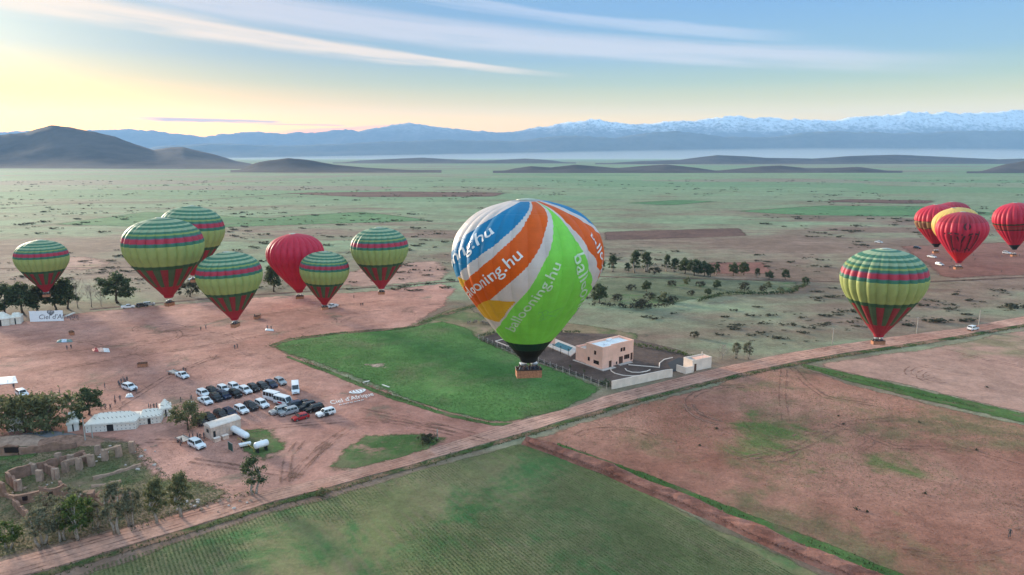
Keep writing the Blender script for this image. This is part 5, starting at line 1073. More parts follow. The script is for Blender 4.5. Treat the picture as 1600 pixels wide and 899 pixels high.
def balloon_sign(parent, loc, rot, s, mat, name='emblem_stripe', asp=1.0):
    for i in range(-2, 3):
        m_ = MB(); pts = [(i * .21 * math.sin(PI * u ** .8) * 1.05 * s * asp, (1 - u) * 1.0 * s) for u in np.linspace(.12, 1, 10)]; vs = []
        for x, y in pts: wd = .07 * s * asp * (1.15 - y / s * .0) * max(.25, math.sin(PI * min(.95, max(.1, 1 - y / s)))); vs += [(x - wd, y, 0), (x + wd, y, 0)]
        m_.add(vs, [(2 * j, 2 * j + 1, 2 * j + 3, 2 * j + 2) for j in range(9)]); m_.build(name, mat, parent, loc, rot)
balloon_sign(tb, (L * .64, -.035, 2.6), (PI / 2, 0, 0), 2.6, M_GREYP)
a2, b2 = P(100, 497), P(118, 490); L2 = (b2 - a2).length; t2 = thing('long_banner', 'narrow white banner lying beyond the lettered banner', 'banner', a2, math.atan2((b2 - a2).y, (b2 - a2).x)); MB().box(0, L2, 0, .9, .12, .5, (.1, .1)).build('cloth', M_CANVAS, t2)
# white lettering laid out on the dirt
a, b = P(517, 633), P(592, 617); L = (b - a).length; tg = thing('ground_lettering', 'white script lettering with balloon emblem laid out on the dirt', 'lettering', (a.x, a.y, .14), math.atan2((b - a).y, (b - a).x))
lo = flat_text("Ciel d'Afrique", L / 6.2, tg, (0, 0, 0), (0, 0, 0), plain('lime_wash', (.80, .78, .74), .8), shear=.35, bold=-.006); lo.scale = (1.0, 1.9, 1)
for i in range(7):                                                    # the worn small line underneath, no longer legible
    x0 = L * (.12 + .075 * i); MB().tube([(x0, -L * .125, 0), (x0 + L * .018, -L * .105, 0), (x0 + L * .036, -L * .128, 0), (x0 + L * .052, -L * .108, 0)], [.09] * 4, 5).build('worn_mark', M_LET, tg)
balloon_sign(tg, (L * .72, L * .26, 0), (0, 0, 0), L * .30, M_LET, asp=1.15)
for q0, q1 in (((568, 598.5), (578, 596)), ((596, 602), (607, 606))):
    c0, c1 = P(*q0), P(*q1); tt_ = thing('ground_cloth', 'short white cloth strip on dirt ' + ('above the balloon emblem' if q0[0] < 590 else 'right of the balloon emblem'), 'cloth', c0, math.atan2((c1 - c0).y, (c1 - c0).x)); MB().box(0, (c1 - c0).length, 0, .5, .08, .16, (.05, .05)).build('cloth', M_CANVAS, tt_)
# cream shed with rounded metal roof
M_CREAM = plain('cream_panel', (.66, .47, .37), .75, .25, .7, bump=.2); M_ROOFC = plain('pale_metal_roof', (.74, .62, .54), .5, .15, .8)
a, b = P(331, 689), P(377, 674); L = (b - a).length; ts = thing('shed', 'cream metal shed with rounded roof beside the gas tanks', 'shed', a, math.atan2((b - a).y, (b - a).x)); W = 3.2; Hs = 3.0
MB().box(0, L, 0, W, 0, Hs).build('wall', M_CREAM, ts)
vs = []; k = 10
for x in (-.12, L + .12):
    for j in range(k + 1): an = PI * j / k; vs.append((x, W / 2 - (W / 2 + .12) * math.cos(an), Hs + .02 + .75 * math.sin(an) ** .8))
rf = MB(); rf.add(vs, [(j, j + 1, k + 2 + j, k + 1 + j) for j in range(k)] + [tuple(range(k + 1)), tuple(range(k + 1, 2 * k + 2))[::-1]]); rf.build('roof', M_ROOFC, ts)
for i in range(9): MB().box(L * (i + .5) / 9 - .04, L * (i + .5) / 9 + .04, -.05, -.003, .02, Hs - .02).build('wall_rib', M_CREAM, ts)
wd_ = MB().box(-.06, -.005, W * .35, W * .65, 1.6, 2.4).build('window', M_TRIM, ts); MB().box(L * .06, L * .14, -.06, -.02, .02, 2.1).build('door', M_TRIM, ts); MB().box(L * .60, L * .70, -.06, -.02, .02, 2.2).build('door', M_CREAM, ts)
M_TANK = plain('white_tank', (.80, .81, .82), .35, .08, .5, spec=.5)
def tank(pA, pB, rad, z, label):
    a, b = P(*pA), P(*pB); L = (b - a).length; t = thing('gas_tank', label, 'tank', a, math.atan2((b - a).y, (b - a).x)); m_ = MB(); pts = []; rr = []
    for u in (0, .02, .06, .12): pts.append((L * u * .9, 0, z)); rr.append(rad * math.sqrt(max(.02, 1 - (1 - u / .12) ** 2)))
    for u in (.12, .06, .02, 0): pts.append((L * (1 - u * .9), 0, z)); rr.append(rad * math.sqrt(max(.02, 1 - (1 - u / .12) ** 2)))
    m_.tube(pts, rr, 20); m_.build('vessel', M_TANK, t, smooth=True)
    for x in (.2, .8): MB().box(L * x - .15, L * x + .15, -rad * .8, rad * .8, 0, z - rad * .75).build('saddle', M_TRIM, t)
    MB().tube([(L * .5, 0, z + rad * .9), (L * .5, 0, z + rad + .25)], [.14, .14], 10).build('valve_dome', M_TANK, t)
    return t
tank((363, 677), (388, 691), .75, 1.35, 'long white gas tank lying right beside the cream shed'); tank((398, 709), (420, 702), .75, 1.7, 'shorter white gas tank on dark supports, farther right')
t = thing('gas_pipe', 'yellow pipe running between the two white gas tanks', 'pipe', P(372, 690)); d = P(397, 707) - P(372, 690); MB().tube([(0, 0, 0), (0, 0, .9), (d.x, d.y, .9), (d.x, d.y, 0)], [.06] * 4, 8).build('pipe', plain('yellow_pipe', (.55, .33, .08), .5), t)
for i in range(3): MB().box(d.x * (i + 1) / 4 - .05, d.x * (i + 1) / 4 + .05, d.y * (i + 1) / 4 - .05, d.y * (i + 1) / 4 + .05, 0, .86).build('support', M_TRIM, t)
t = thing('mesh_gate', 'green mesh gate standing in front of the cream shed', 'gate', P(357, 703), heading(357, 703, 10, 6)); M_GATE = plain('green_gate', (.03, .08, .06), .6)
g_ = MB()
for x in (0, 2.2): g_.tube([(x, 0, 0), (x, 0, 2.1)], [.06, .06], 6)
g_.tube([(0, 0, 2.05), (2.2, 0, 2.05)], [.05, .05], 6); g_.build('frame', M_STEEL, t); MB().box(.1, 2.1, -.02, .02, .15, 1.9).build('leaf', M_GATE, t)
t = thing('small_boiler', 'small white trough between shed and second tank', 'trough', P(375, 702), heading(375, 702, 10, -2)); MB().box(0, 2.3, 0, .9, .5, 1.0, (-.12, -.1)).build('tub', M_TANK, t)
for x in (.3, 2.0): MB().box(x - .08, x + .08, .1, .8, 0, .499).build('leg', M_TRIM, t)
for i, (x, y) in enumerate([(339, 690), (352, 686)]):
    t = thing('crate', ['pale crate against the left part of the shed', 'cream crate against the middle of the shed'][i], 'crate', P(x, y), heading(x, y, 10, -3)); MB().box(-.7, .7, -.5, .4, 0, .9).build('box', M_CREAM, t); MB().box(-.74, .74, -.54, .44, .902, .98).build('lid', M_ROOFC, t)

# ------------------------------------------------------------------ villa and its yard
M_PEACH = plain('peach_plaster', (.90, .50, .37), .85, .10, .35, bump=.15); M_WHITER = plain('white_roof', (.80, .80, .79), .7, .1, .5); M_CREAMW = plain('cream_wall', (.80, .64, .53), .85, .12, .4, bump=.15); M_WIN = plain('dark_pane', (.03, .018, .018), .15, .1, spec=.5); M_WOOD = plain('brown_frame', (.10, .045, .03), .6); M_PAVE = plain('pale_paving', (.50, .42, .37), .8, .15, .6)
N0 = P(941, 578); E1 = P(992, 565); E2 = P(897, 563); ang = math.atan2((E1 - N0).y, (E1 - N0).x)
tv = thing('villa', 'peach flat-roofed two storey villa in the walled yard', 'house', N0, ang)
Minv = Matrix.Rotation(-ang, 3, 'Z'); q1 = Minv @ (E1 - N0); q2 = Minv @ (E2 - N0); LX = q1.x; LY = q2.y; print('VILLA', q1, q2)
LY = min(max(LY, 8), 22); LX = min(max(LX, 9), 18); HV = .87
DW = LY * .58
MB().box(0, LX * .32, 0, DW, 0, 7.2).box(LX * .32 + .002, LX, -1.0 * 0 + .8, DW, 0, 7.2).build('wall', M_PEACH, tv)
MB().box(.4, LX * .75, DW + .002, LY, 0, 4.6).build('wing', M_PEACH, tv)
for (x0, x1, y0, y1) in ((-.03, LX * .32, -.03, .3), (LX * .32 + .003, LX + .03, .77, 1.1), (-.03, .3, .302, DW + .03), (LX - .3, LX + .03, 1.102, DW + .03), (.302, LX - .302, DW - .3, DW + .03)): MB().box(x0, x1, y0, y1, 7.202, 8.0).build('parapet', M_PEACH, tv)
MB().box(.31, LX - .31, 1.11, DW - .31, 7.203, 7.32).build('roof', M_WHITER, tv)
for (x0, x1, y0, y1) in ((.37, .65, DW + .01, LY + .03), (LX * .75 - .3, LX * .75 + .03, DW + .01, LY + .03), (.652, LX * .75 - .302, LY - .3, LY + .03)): MB().box(x0, x1, y0, y1, 4.602, 5.3).build('wing_parapet', M_PEACH, tv)
MB().box(.66, LX * .75 - .31, DW + .03, LY - .31, 4.603, 4.7).build('wing_roof', M_PAVE, tv)
def opening(face, u, z0, wd, h, door=False):
    f = MB(); g = MB(); t_ = .10
    if face == 'x':
        y = 0 if u < LX * .32 else .8
        f.box(u - .08, u, y - .05, y - .003, z0, z0 + h).box(u + wd, u + wd + .08, y - .05, y - .003, z0, z0 + h).box(u - .08, u + wd + .08, y - .05, y - .003, z0 + h + .001, z0 + h + .1); g.box(u, u + wd, y - .03, y - .002, z0, z0 + h)
    else:
        f.box(-.05, -.003, u - .08, u, z0, z0 + h).box(-.05, -.003, u + wd, u + wd + .08, z0, z0 + h).box(-.05, -.003, u - .08, u + wd + .08, z0 + h + .001, z0 + h + .1); g.box(-.03, -.002, u, u + wd, z0, z0 + h)
    w_ = g.build('door' if door else 'window', M_WOOD if door else M_WIN, tv); f.build('frame', M_WOOD, w_)
opening('x', LX * .60, 4.6, .7, 1.3); opening('x', LX * .68, 4.6, .7, 1.3); opening('x', LX * .56, .1, 1.5, 2.6, True); opening('x', LX * .72, 1.4, .55, 1.5); opening('x', LX * .775, 1.4, .55, 1.5); opening('x', LX * .83, 1.4, .55, 1.5); opening('x', LX * .92, .6, .7, 2.5, True); opening('x', LX * .20, .1, .9, 2.4, True); opening('x', LX * .47, .3, .4, .9)
opening('y', DW * .40, 4.6, .7, 1.3); opening('y', DW * .22, 1.3, 2.2, 1.2); opening('y', DW * .78, 1.6, .7, 1.3)
for i, (x, y) in enumerate(((LX * .55, DW * .8), (LX * .62, DW * .8), (LX * .3, DW * .45))): MB().box(x - .5, x + .5, y - .4, y + .4, 7.33, 8.1 - .3 * (i == 2)).build('roof_unit', M_SHIELD, tv)
MB().box(-1.0, LX * .32, -1.4, -.06, .06, .28).build('step', M_PAVE, tv); MB().box(LX * .5, LX * .9, -.6, .70, .06, .24).build('step', M_PAVE, tv); MB().box(-.9, -.06, .2, LY, .06, .2).build('walkway', M_PAVE, tv)
tv.scale = (1, 1, HV)
# pool terrace behind
def quad_slab(name, label, cat, poly, z0, z1, mat, parent=None, pname='slab'):
    pts = [P(*q) for q in poly]; c = sum(pts, Vector()) / len(pts); t = parent or thing(name, label, cat, c)
    base = t.location; n = len(pts); vs = [(p.x - base.x, p.y - base.y, z0) for p in pts] + [(p.x - base.x, p.y - base.y, z1) for p in pts]
    m_ = MB(); m_.add(vs, [tuple(range(n))[::-1], tuple(range(n, 2 * n))] + [(i, (i + 1) % n, n + (i + 1) % n, n + i) for i in range(n)]); m_.build(pname, mat, t); return t
def water_mat():
    m, t, b, o = new_mat('pool_water'); b.inputs['Base Color'].default_value = (.02, .10, .09, 1); b.inputs['Roughness'].default_value = .06
    bn = t.node('ShaderNodeBump'); bn.inputs['Strength'].default_value = .1; t.l.new(t.noise(ocoord(t), 2, 3), bn.inputs['Height']); t.l.new(bn.outputs[0], b.inputs['Normal']); return m
tp = quad_slab('pool', 'swimming pool with pale terrace left of the villa', 'pool', [(853, 541), (868, 531), (906, 546), (892, 558)], .08, .35, M_PAVE, pname='terrace'); quad_slab('', '', '', [(864, 541.5), (872, 536), (895, 545), (889, 551)], .30, .38, water_mat(), tp, 'water')
a = P(861, 540) - tp.location; MB().box(a.x - 1.5, a.x + 1.5, a.y + 1, a.y + 1.5, .36, 5.0).build('screen_wall', M_PEACH, tp)
for i, (x, y) in enumerate([(851, 550), (864, 550.5), (876, 554), (888, 558)]):
    t = thing('garden_lamp', ['dark garden lamp post nearest the balloon basket', 'second garden lamp post along the terrace', 'third garden lamp post along the terrace', 'garden lamp post nearest the villa'][i], 'lamp post', P(x, y)); MB().tube([(0, 0, 0), (0, 0, 2.4)], [.09, .06], 8).build('post', M_TRIM, t); MB().tube([(0, 0, 2.4), (0, 0, 2.55), (0, 0, 2.8)], [.1, .24, .12], 8).build('lantern', M_TRIM, t)
# curved kerbs and drive of the yard
yd = bpy.data.objects['walled_yard']
def kerb(L, name='kerb'):
    pts = densify([P(*q) for q in L], 1.0, .02, 3, closed=False); m_ = MB(); m_.tube([(p.x, p.y, .16) for p in pts], [.17] * len(pts), 6); m_.build(name, M_CREAMW, yd)
def z6(x, y): return 880 + x / 6.667, 520 + y / 6.667
kerb([z6(*q) for q in [(495, 380), (500, 405), (540, 430), (620, 450), (720, 458), (810, 452)]]); kerb([z6(*q) for q in [(645, 380), (660, 400), (720, 418), (800, 420), (870, 408), (905, 392)]]); kerb([z6(*q) for q in [(680, 340), (820, 352), (1000, 368), (1005, 320), (1050, 285), (1140, 265)]]); kerb([(774, 534), (786, 531), (800, 538), (794, 542), (774, 534)])
strip('driveway', [z6(*q) for q in [(1150, 410), (1080, 330), (1080, 290), (1200, 260)]], [z6(*q) for q in [(1260, 390), (1240, 330), (1260, 300), (1340, 290)]], plain('asphalt', (.035, .036, .04), .85, .2, .3), .12)
def wall_run(name, label, L, h, th, mat, coping=True):
    t = thing(name, label, 'wall', P(*L[0]))
    for i in range(len(L) - 1):
        a, b = P(*L[i]) - t.location, P(*L[i + 1]) - t.location; d = (b - a).normalized(); a2 = a + d * (.0 if i == 0 else th / 2 + .002); hh = h[i] if isinstance(h, (list, tuple)) else h
        MB().bar(a2 + Vector((0, 0, hh / 2)), b + d * (th / 2) + Vector((0, 0, hh / 2)), th, hh).build('panel', mat, t)
        if coping: MB().bar(a2 + Vector((0, 0, hh + .055)), b + d * (th / 2) + Vector((0, 0, hh + .055)), th + .08, .1).build('coping', mat, t)
    return t
wall_run('boundary_wall', 'cream boundary wall along the road in front of the villa', [z6(505, 590), z6(1062, 470), z6(1130, 462)], 2.3, .3, M_CREAMW)
wall_run('boundary_wall', 'short cream wall left of the gatehouse', [z6(1180, 400), z6(1275, 430), z6(1350, 412)], 1.9, .3, M_CREAMW)
a, b = z6(1352, 408), z6(1550, 368); A_, B_ = P(*a), P(*b); L = (B_ - A_).length; tgh = thing('gatehouse', 'small cream gatehouse beside the villa driveway', 'gatehouse', A_, math.atan2((B_ - A_).y, (B_ - A_).x))
MB().box(0, L, .35, 4.2, 0, 3.0).build('wall', M_CREAMW, tgh)
for x0, x1, y0, y1 in ((-.03, L + .03, .32, .6), (-.03, .25, .602, 4.23), (L - .25, L + .03, .602, 4.23), (.252, L - .252, 3.95, 4.23)): MB().box(x0, x1, y0, y1, 3.002, 3.45).build('parapet', M_CREAMW, tgh)
MB().box(.27, L - .27, .62, 3.93, 3.003, 3.1).build('roof', M_PAVE, tgh); MB().box(L * .10, L * .20, .29, .347, .02, 2.2).build('door', M_WOOD, tgh); MB().tube([(L * .62, 1.5, 3.1), (L * .62, 1.5, 5.2)], [.14, .12], 8).build('chimney', M_CREAMW, tgh)
MB().box(L * .30, L * .95, 1.2, 3.4, 3.101, 3.3).build('roof_hatch', M_PEACH, tgh)
# wire fence with pale posts
tf = thing('wire_fence', 'wire fence with pale posts along the meadow side of the yard', 'fence', P(748, 531)); n = 34; pm = MB().box(-.07, .07, -.07, .07, 0, 1.9).mesh('post', M_PAVE)
fl = [(748, 531), (800, 552.5), (850, 571), (900, 590), (948, 608)]; fp = densify([P(*q) for q in fl], 2.6, 0, 1, closed=False)
for p in fp: obj('post', pm, tf, p - tf.location)
for z in (.4, 1.0, 1.6):
    m_ = MB(); m_.tube([(p - tf.location) + Vector((0, -.08, z)) for p in fp], [.015] * len(fp), 3); m_.build('wire', M_STEEL, tf)
# yard lamps/young trees
for i, (x, y) in enumerate([z6(365, 370), z6(70, 405), z6(215, 455)]):
    t = thing('sapling', ['young tree by the near corner of the villa', 'young tree left in the villa yard', 'young tree between fence and villa'][i], 'sapling', P(x, y)); r = np.random.default_rng(400 + i); V, F = leaf_cloud(r, [np.array([0, 0, 1.9]), np.array([.2, .1, 1.5])], [.5, .45], 40, .16); obj('crown', mesh_from('crown', V, F, L_DARK), t); MB().tube([(0, 0, 0), (.05, 0, 1.6)], [.06, .04], 6).build('trunk', M_BARK, t)

# ------------------------------------------------------------------ ruins
M_ADOBE = plain('adobe', (.30, .165, .115), .95, .35, .8, bump=.9); M_ADOBE2 = plain('weathered_adobe', (.40, .26, .19), .95, .3, .9, bump=.9)
def rough_wall(t, a, b, h, th, mat=M_ADOBE, name='wall', seed=1, ragg=.25):
    a, b = a - t.location, b - t.location; d = b - a; L = d.length; d.normalize(); nn = Vector((-d.y, d.x, 0)) * th / 2; n = max(2, int(L / .7)); vs = []
    for i in range(n + 1):
        p = a + d * L * i / n; hh = h * (1 - ragg * vnoise(i * .6 + seed, 2.2, seed)); j = (vnoise(i * .9, 5.5, seed) - .5) * .12
        off = Vector((-d.y, d.x, 0)) * j
        for sgn, z in ((-1, -.05), (1, -.05), (1, hh), (-1, hh)): vs.append(p + off + nn * sgn * (1 if z < 0 else .82) + Vector((0, 0, z)))
    fs = [(i * 4 + j, (i + 1) * 4 + j, (i + 1) * 4 + (j + 1) % 4, i * 4 + (j + 1) % 4) for i in range(n) for j in range(4)] + [(3, 2, 1, 0), (n * 4, n * 4 + 1, n * 4 + 2, n * 4 + 3)]
    m_ = MB(); m_.add(vs, fs); return m_.build(name, mat, t)
def z7(x, y): return P(x / 3.636, 680 + y / 3.636)
tr = thing('ruined_hall', 'long roofless adobe hall with a row of broken pillars', 'ruin', z7(100, 310))
rough_wall(tr, z7(50, 262), z7(190, 222), 2.6, .6, seed=1); rough_wall(tr, z7(215, 214), z7(330, 183), 2.5, .6, seed=2); rough_wall(tr, z7(345, 178), z7(485, 140), 2.4, .6, seed=3)
rough_wall(tr, z7(44, 268), z7(105, 320), 2.8, .6, seed=4, ragg=.5); rough_wall(tr, z7(258, 208), z7(322, 252), 2.6, .6, seed=5, ragg=.4); rough_wall(tr, z7(480, 146), z7(525, 180), 2.2, .6, seed=6, ragg=.5)
for i, (x, y) in enumerate([(105, 316), (228, 262), (318, 250), (372, 212), (405, 170), (452, 196), (520, 178), (560, 112), (598, 146), (676, 124), (752, 100), (192, 222), (335, 165)]):
    c = z7(x, y); rough_wall(tr, c + Vector((-.55, 0, 0)), c + Vector((.55, .1, 0)), 2.7, .9, M_ADOBE2, 'pillar', 20 + i, .25)
for i, ((x0, y0), (x1, y1)) in enumerate([((372, 172), (452, 152)), ((455, 152), (520, 132)), ((602, 106), (676, 84))]):
    a, b = z7(x0, y0 + 42) - tr.location, z7(x1, y1 + 42) - tr.location; MB().bar(a + Vector((0, 0, 2.5)), b + Vector((0, 0, 2.5)), .5, .3).build('lintel', M_ADOBE2, tr)
tr = thing('ruined_block', 'roofless mud brick block with dark window holes before the long hall', 'ruin', z7(150, 440))
rough_wall(tr, z7(85, 402), z7(230, 372), 2.4, .6, seed=8); rough_wall(tr, z7(232, 372), z7(375, 350), 3.0, .6, seed=9, ragg=.35); rough_wall(tr, z7(80, 400), z7(180, 500), 2.0, .6, seed=10, ragg=.6); rough_wall(tr, z7(378, 350), z7(340, 300), 2.4, .6, seed=11, ragg=.5); rough_wall(tr, z7(90, 380), z7(270, 330), 1.6, .6, seed=12, ragg=.6); rough_wall(tr, z7(470, 392), z7(540, 382), 3.0, 2.0, seed=13, ragg=.5); rough_wall(tr, z7(540, 378), z7(600, 410), 1.2, .6, seed=18, ragg=.6)
for i, (x, y) in enumerate([(150, 388), (295, 362)]):
    c = z7(x, y) - tr.location; MB().box(c.x - .45, c.x + .45, c.y - .5, c.y + .2, .8, 1.6).build('window', M_WIN, tr)
tr = thing('ruined_corner', 'broken adobe corner wall at the left edge of the ruins', 'ruin', z7(20, 360)); rough_wall(tr, z7(-60, 330), z7(30, 350), 3.0, .7, seed=14); rough_wall(tr, z7(32, 350), z7(95, 372), 1.2, .6, seed=15, ragg=.5)
tr = thing('low_wall', 'low crumbling wall right of the ruined hall', 'wall', z7(540, 260)); rough_wall(tr, z7(530, 258), z7(800, 178), .9, .6, M_ADOBE2, 'wall', 16, .6); rough_wall(tr, z7(520, 300), z7(690, 268), .6, .5, M_ADOBE2, 'wall', 17, .6)
tr = thing('yard_wall', 'long reddish adobe wall with one dark window below the olive trees', 'wall', P(0, 712)); rough_wall(tr, P(-60, 716), P(30, 711), 2.6, .6, seed=21, ragg=.2); rough_wall(tr, P(31, 711), P(120, 700), 2.2, .7, seed=22, ragg=.45)
c = P(21, 711.5) - tr.location; MB().box(c.x - 1.4, c.x + 1.4, c.y - .55, c.y, .8, 2.0).build('window', M_WIN, tr)
def mound(px, py, rx, ry, h, mat, label, seed, name='earth_mound'):
    p = P(px, py); n, k = 10, 20; vs = [(0, 0, h)]; rr = np.random.default_rng(seed)
    for i in range(1, n + 1):
        for j in range(k):
            a = 2 * PI * j / k; u = i / n; w_ = 1 + .35 * (vnoise(math.cos(a) * 2 + 5, math.sin(a) * 2 + 5, seed) - .5); vs.append((rx * u * w_ * math.cos(a), ry * u * w_ * math.sin(a), h * (1 - u ** 1.6) * (.75 + .5 * vnoise(i * .8, j * .8, seed)) - (.05 if i == n else 0)))
    fs = [(0, 1 + j, 1 + (j + 1) % k) for j in range(k)] + [(1 + (i - 1) * k + j, 1 + i * k + j, 1 + i * k + (j + 1) % k, 1 + (i - 1) * k + (j + 1) % k) for i in range(1, n) for j in range(k)]
    tag(obj(name, mesh_from(name, vs, fs, mat), None, p), label, 'mound')
mound(176, 778, 4.2, 2.6, 2.0, M_ADOBE, 'rounded heap of red earth right of the ruined block', 5); mound(105, 692, 8, 3, 1.6, M_ADOBE, 'red earth heap left of the long tent', 6); mound(30, 690, 11, 3.5, 1.3, M_ADOBE2, 'pale rubble heap below the olive trees', 7); mound(70, 683, 7, 3, 1.2, plain('grey_rubble', (.16, .15, .15), .95, .3, .6, bump=.6), 'grey gravel heap below the olive trees', 8)
r = np.random.default_rng(91); st = []
for i in range(6):
    m_ = bmesh.new(); bmesh.ops.create_icosphere(m_, subdivisions=1, radius=.4)
    for v in m_.verts: v.co *= r.uniform(.7, 1.2); v.co.z *= .7
    me = bpy.data.meshes.new('rubble_stone'); m_.to_mesh(me); m_.free(); me.materials.append([M_ADOBE2, M_PAVE][i % 2]); st.append(me)
for i in range(70):
    x, y = [(r.uniform(60, 560), r.uniform(270, 400)), (r.uniform(500, 900), r.uniform(60, 200)), (r.uniform(1000, 1450), r.uniform(370, 440))][i % 3]
    o = obj('rubble_stone', st[i % 6], None, z7(x, y) + Vector((0, 0, .1)), (0, 0, r.uniform(0, 6))); o.scale = (r.uniform(.5, 1.3),) * 3; tag(o, 'rubble stone lying among the ruins and verge', 'stone', 'rubble stones around the ruins')

# ------------------------------------------------------------------ poles, posts, cloths
M_CONC = plain('concrete_pole', (.42, .37, .32), .85, .2, 1.0)
def pole(px, py, hpx, label, arm=True):
    h = hpx * mpp(px, py) / .97; t = thing('utility_pole', label, 'pole', P(px, py)); MB().tube([(0, 0, 0), (0, 0, h)], [.17, .11], 8).build('shaft', M_CONC, t)
    if arm: MB().box(-.7, .7, -.05, .05, h - .35, h - .25).build('crossarm', M_CONC, t)
    for x in ((-.55, .55) if arm else ()): MB().tube([(x, 0, h - .25), (x, 0, h - .05)], [.05, .04], 6).build('insulator', M_TRIM, t)
pole(1300.5, 538, 25, 'utility pole left of the lone striped balloon basket'); pole(1432, 521, 25, 'utility pole right of the lone striped balloon'); pole(1529, 509, 24, 'utility pole beside the white car on the road'); pole(134, 694, 42, 'concrete pole at the left end of the long tent', False); pole(145, 686, 22, 'short concrete post in front of the long tent', False); pole(683.5, 688, 18, 'small pale post beside the roadside bush', False); pole(160, 668, 16, 'small post behind the ruins right of the first pole', False)
def lying_cloth(poly, cols, label, seed, hgt=.5):
    pts = [P(*q) for q in poly]; n, k = 22, 10; t = thing('deflated_envelope', label, 'balloon fabric', pts[0])
    per = n // len(cols)
    for ci, c in enumerate(cols):
        vs = []; i0, i1 = ci * per, (n if ci == len(cols) - 1 else (ci + 1) * per)
        for i in range(i0, i1 + 1):
            for j in range(k + 1):
                u, v = i / n, j / k; p = pts[0].lerp(pts[1], u).lerp(pts[3].lerp(pts[2], u), v) - t.location; e = min(u, 1 - u, v, 1 - v); vs.append((p.x, p.y, .10 + hgt * min(1, e * 6) * float(fbm(u * 9 + seed, v * 5, 3, seed))))
        m_ = MB(); m_.add(vs, [(a * (k + 1) + b_, (a + 1) * (k + 1) + b_, (a + 1) * (k + 1) + b_ + 1, a * (k + 1) + b_ + 1) for a in range(i1 - i0) for b_ in range(k)]); m_.build('fabric_panel', c, t, smooth=True)
C_W, C_P, C_B, C_R, C_G, C_T = plain('white_nylon', (.72, .70, .70), .6), plain('pink_nylon', (.62, .34, .42), .6), plain('pale_blue_nylon', (.42, .52, .62), .6), plain('red_nylon', (.42, .06, .06), .6), plain('teal_nylon', (.16, .24, .22), .6), plain('peach_nylon', (.75, .45, .36), .6)
lying_cloth([(-25, 604), (28, 599), (24, 588), (-22, 592)], [C_W, C_P, C_W, C_B], 'pale striped balloon envelope spread flat at the left edge', 2, .3)
lying_cloth([(146, 550), (172, 551), (170, 545), (143, 546)], [C_R, C_T, C_W], 'crumpled red and peach envelope on the dirt', 5, .9); lying_cloth([(88, 536), (114, 535), (112, 531), (90, 532)], [C_G, C_B, C_G], 'grey teal envelope lying on the dirt', 9, .8)
lying_cloth([(196, 622), (209, 621), (207, 617), (197, 618)], [C_W], 'small white cloth bundle below the white car', 11, .9); lying_cloth([(414, 517), (428, 518), (427, 515), (415, 514)], [C_W], 'white cloth strip on the dirt right of a low striped balloon', 13, .5)
lying_cloth([(290, 634), (306, 632), (304, 629), (291, 630)], [C_W], 'white cloth at the left end of the car park', 15, .8)
for i, (x, y, ln) in enumerate([(223, 573, 3.0), (402, 498, 3.5), (112, 523, 2.5)]):
    t = thing('loose_basket', ['tipped wicker basket alone on the dirt', 'wicker basket standing below the crimson balloon', 'small dark basket near the grey teal envelope'][i], 'basket', P(x, y, .09), .3 + i); B = basket_meshes(2.6, 1.4, 1.15); obj('body', B['basket'], t); obj('rim', B['rim'], t)
# people on the ground, in the knots the photo shows
GP = [('crowd beside the white car near the tents', [(186, 603), (188, 606), (190, 600), (193, 597), (195, 599), (199, 597), (197, 601), (191, 607), (213, 614)]), ('pair standing right of the pickup with trailer', [(287, 582), (290.5, 583)]), ('pair on the dirt below the grey teal envelope', [(105, 547), (111.5, 545.5)]), ('pair above the olive trees', [(82, 619), (93.5, 618)]), ('walker alone above the tents', [(164, 607)]), ('small knot behind the long tent', [(180, 627), (180.5, 633), (188, 627), (173, 641), (158, 640), (165, 640)]), ('group beside the tall pointed tent', [(233, 640), (236, 641), (241, 640), (245, 639), (283, 629), (298, 627), (300, 626)]), ('pair below the low striped balloon', [(367, 546), (371, 545)]), ('pair on the dirt left of the low striped balloon', [(314, 517), (322, 515)]), ('group near the balloon left of the spiral one', [(553, 466), (564, 479), (567, 479)]), ('crew below the smallest striped balloon', [(505, 483), (508, 482), (502, 484)]), ('crew near the white trailer by the shed', [(297, 688), (302, 687), (309, 687), (313, 688), (284, 694), (282, 697), (319, 686)]), ('crew under the right-hand red balloons', [(1484, 420), (1487, 419), (1490, 418), (1521, 400), (1523, 407), (1565, 402), (1593, 401), (1565, 426), (1494, 412), (1486, 409)]), ('figure standing at the lower right of the worn field', [(1577, 840)]), ('figure near the striped envelope at left edge', [(22, 608)]), ('pair near the white cloth strip', [(418, 515), (424, 516)]), ('figures by the wicker basket', [(398, 497), (407, 496)]), ('crew near the white pickup by the trees', [(217, 482), (239, 478)])]
for lb, pts in GP:
    for x, y in pts:
        person(P(x, y, .09), ('person in dark clothes, ' if len(pts) > 1 else 'person in dark clothes, ') + lb, lb if len(pts) > 1 else None, m=random.choice([0, 0, 1, 5, 2]) if len(pts) > 1 else 0)

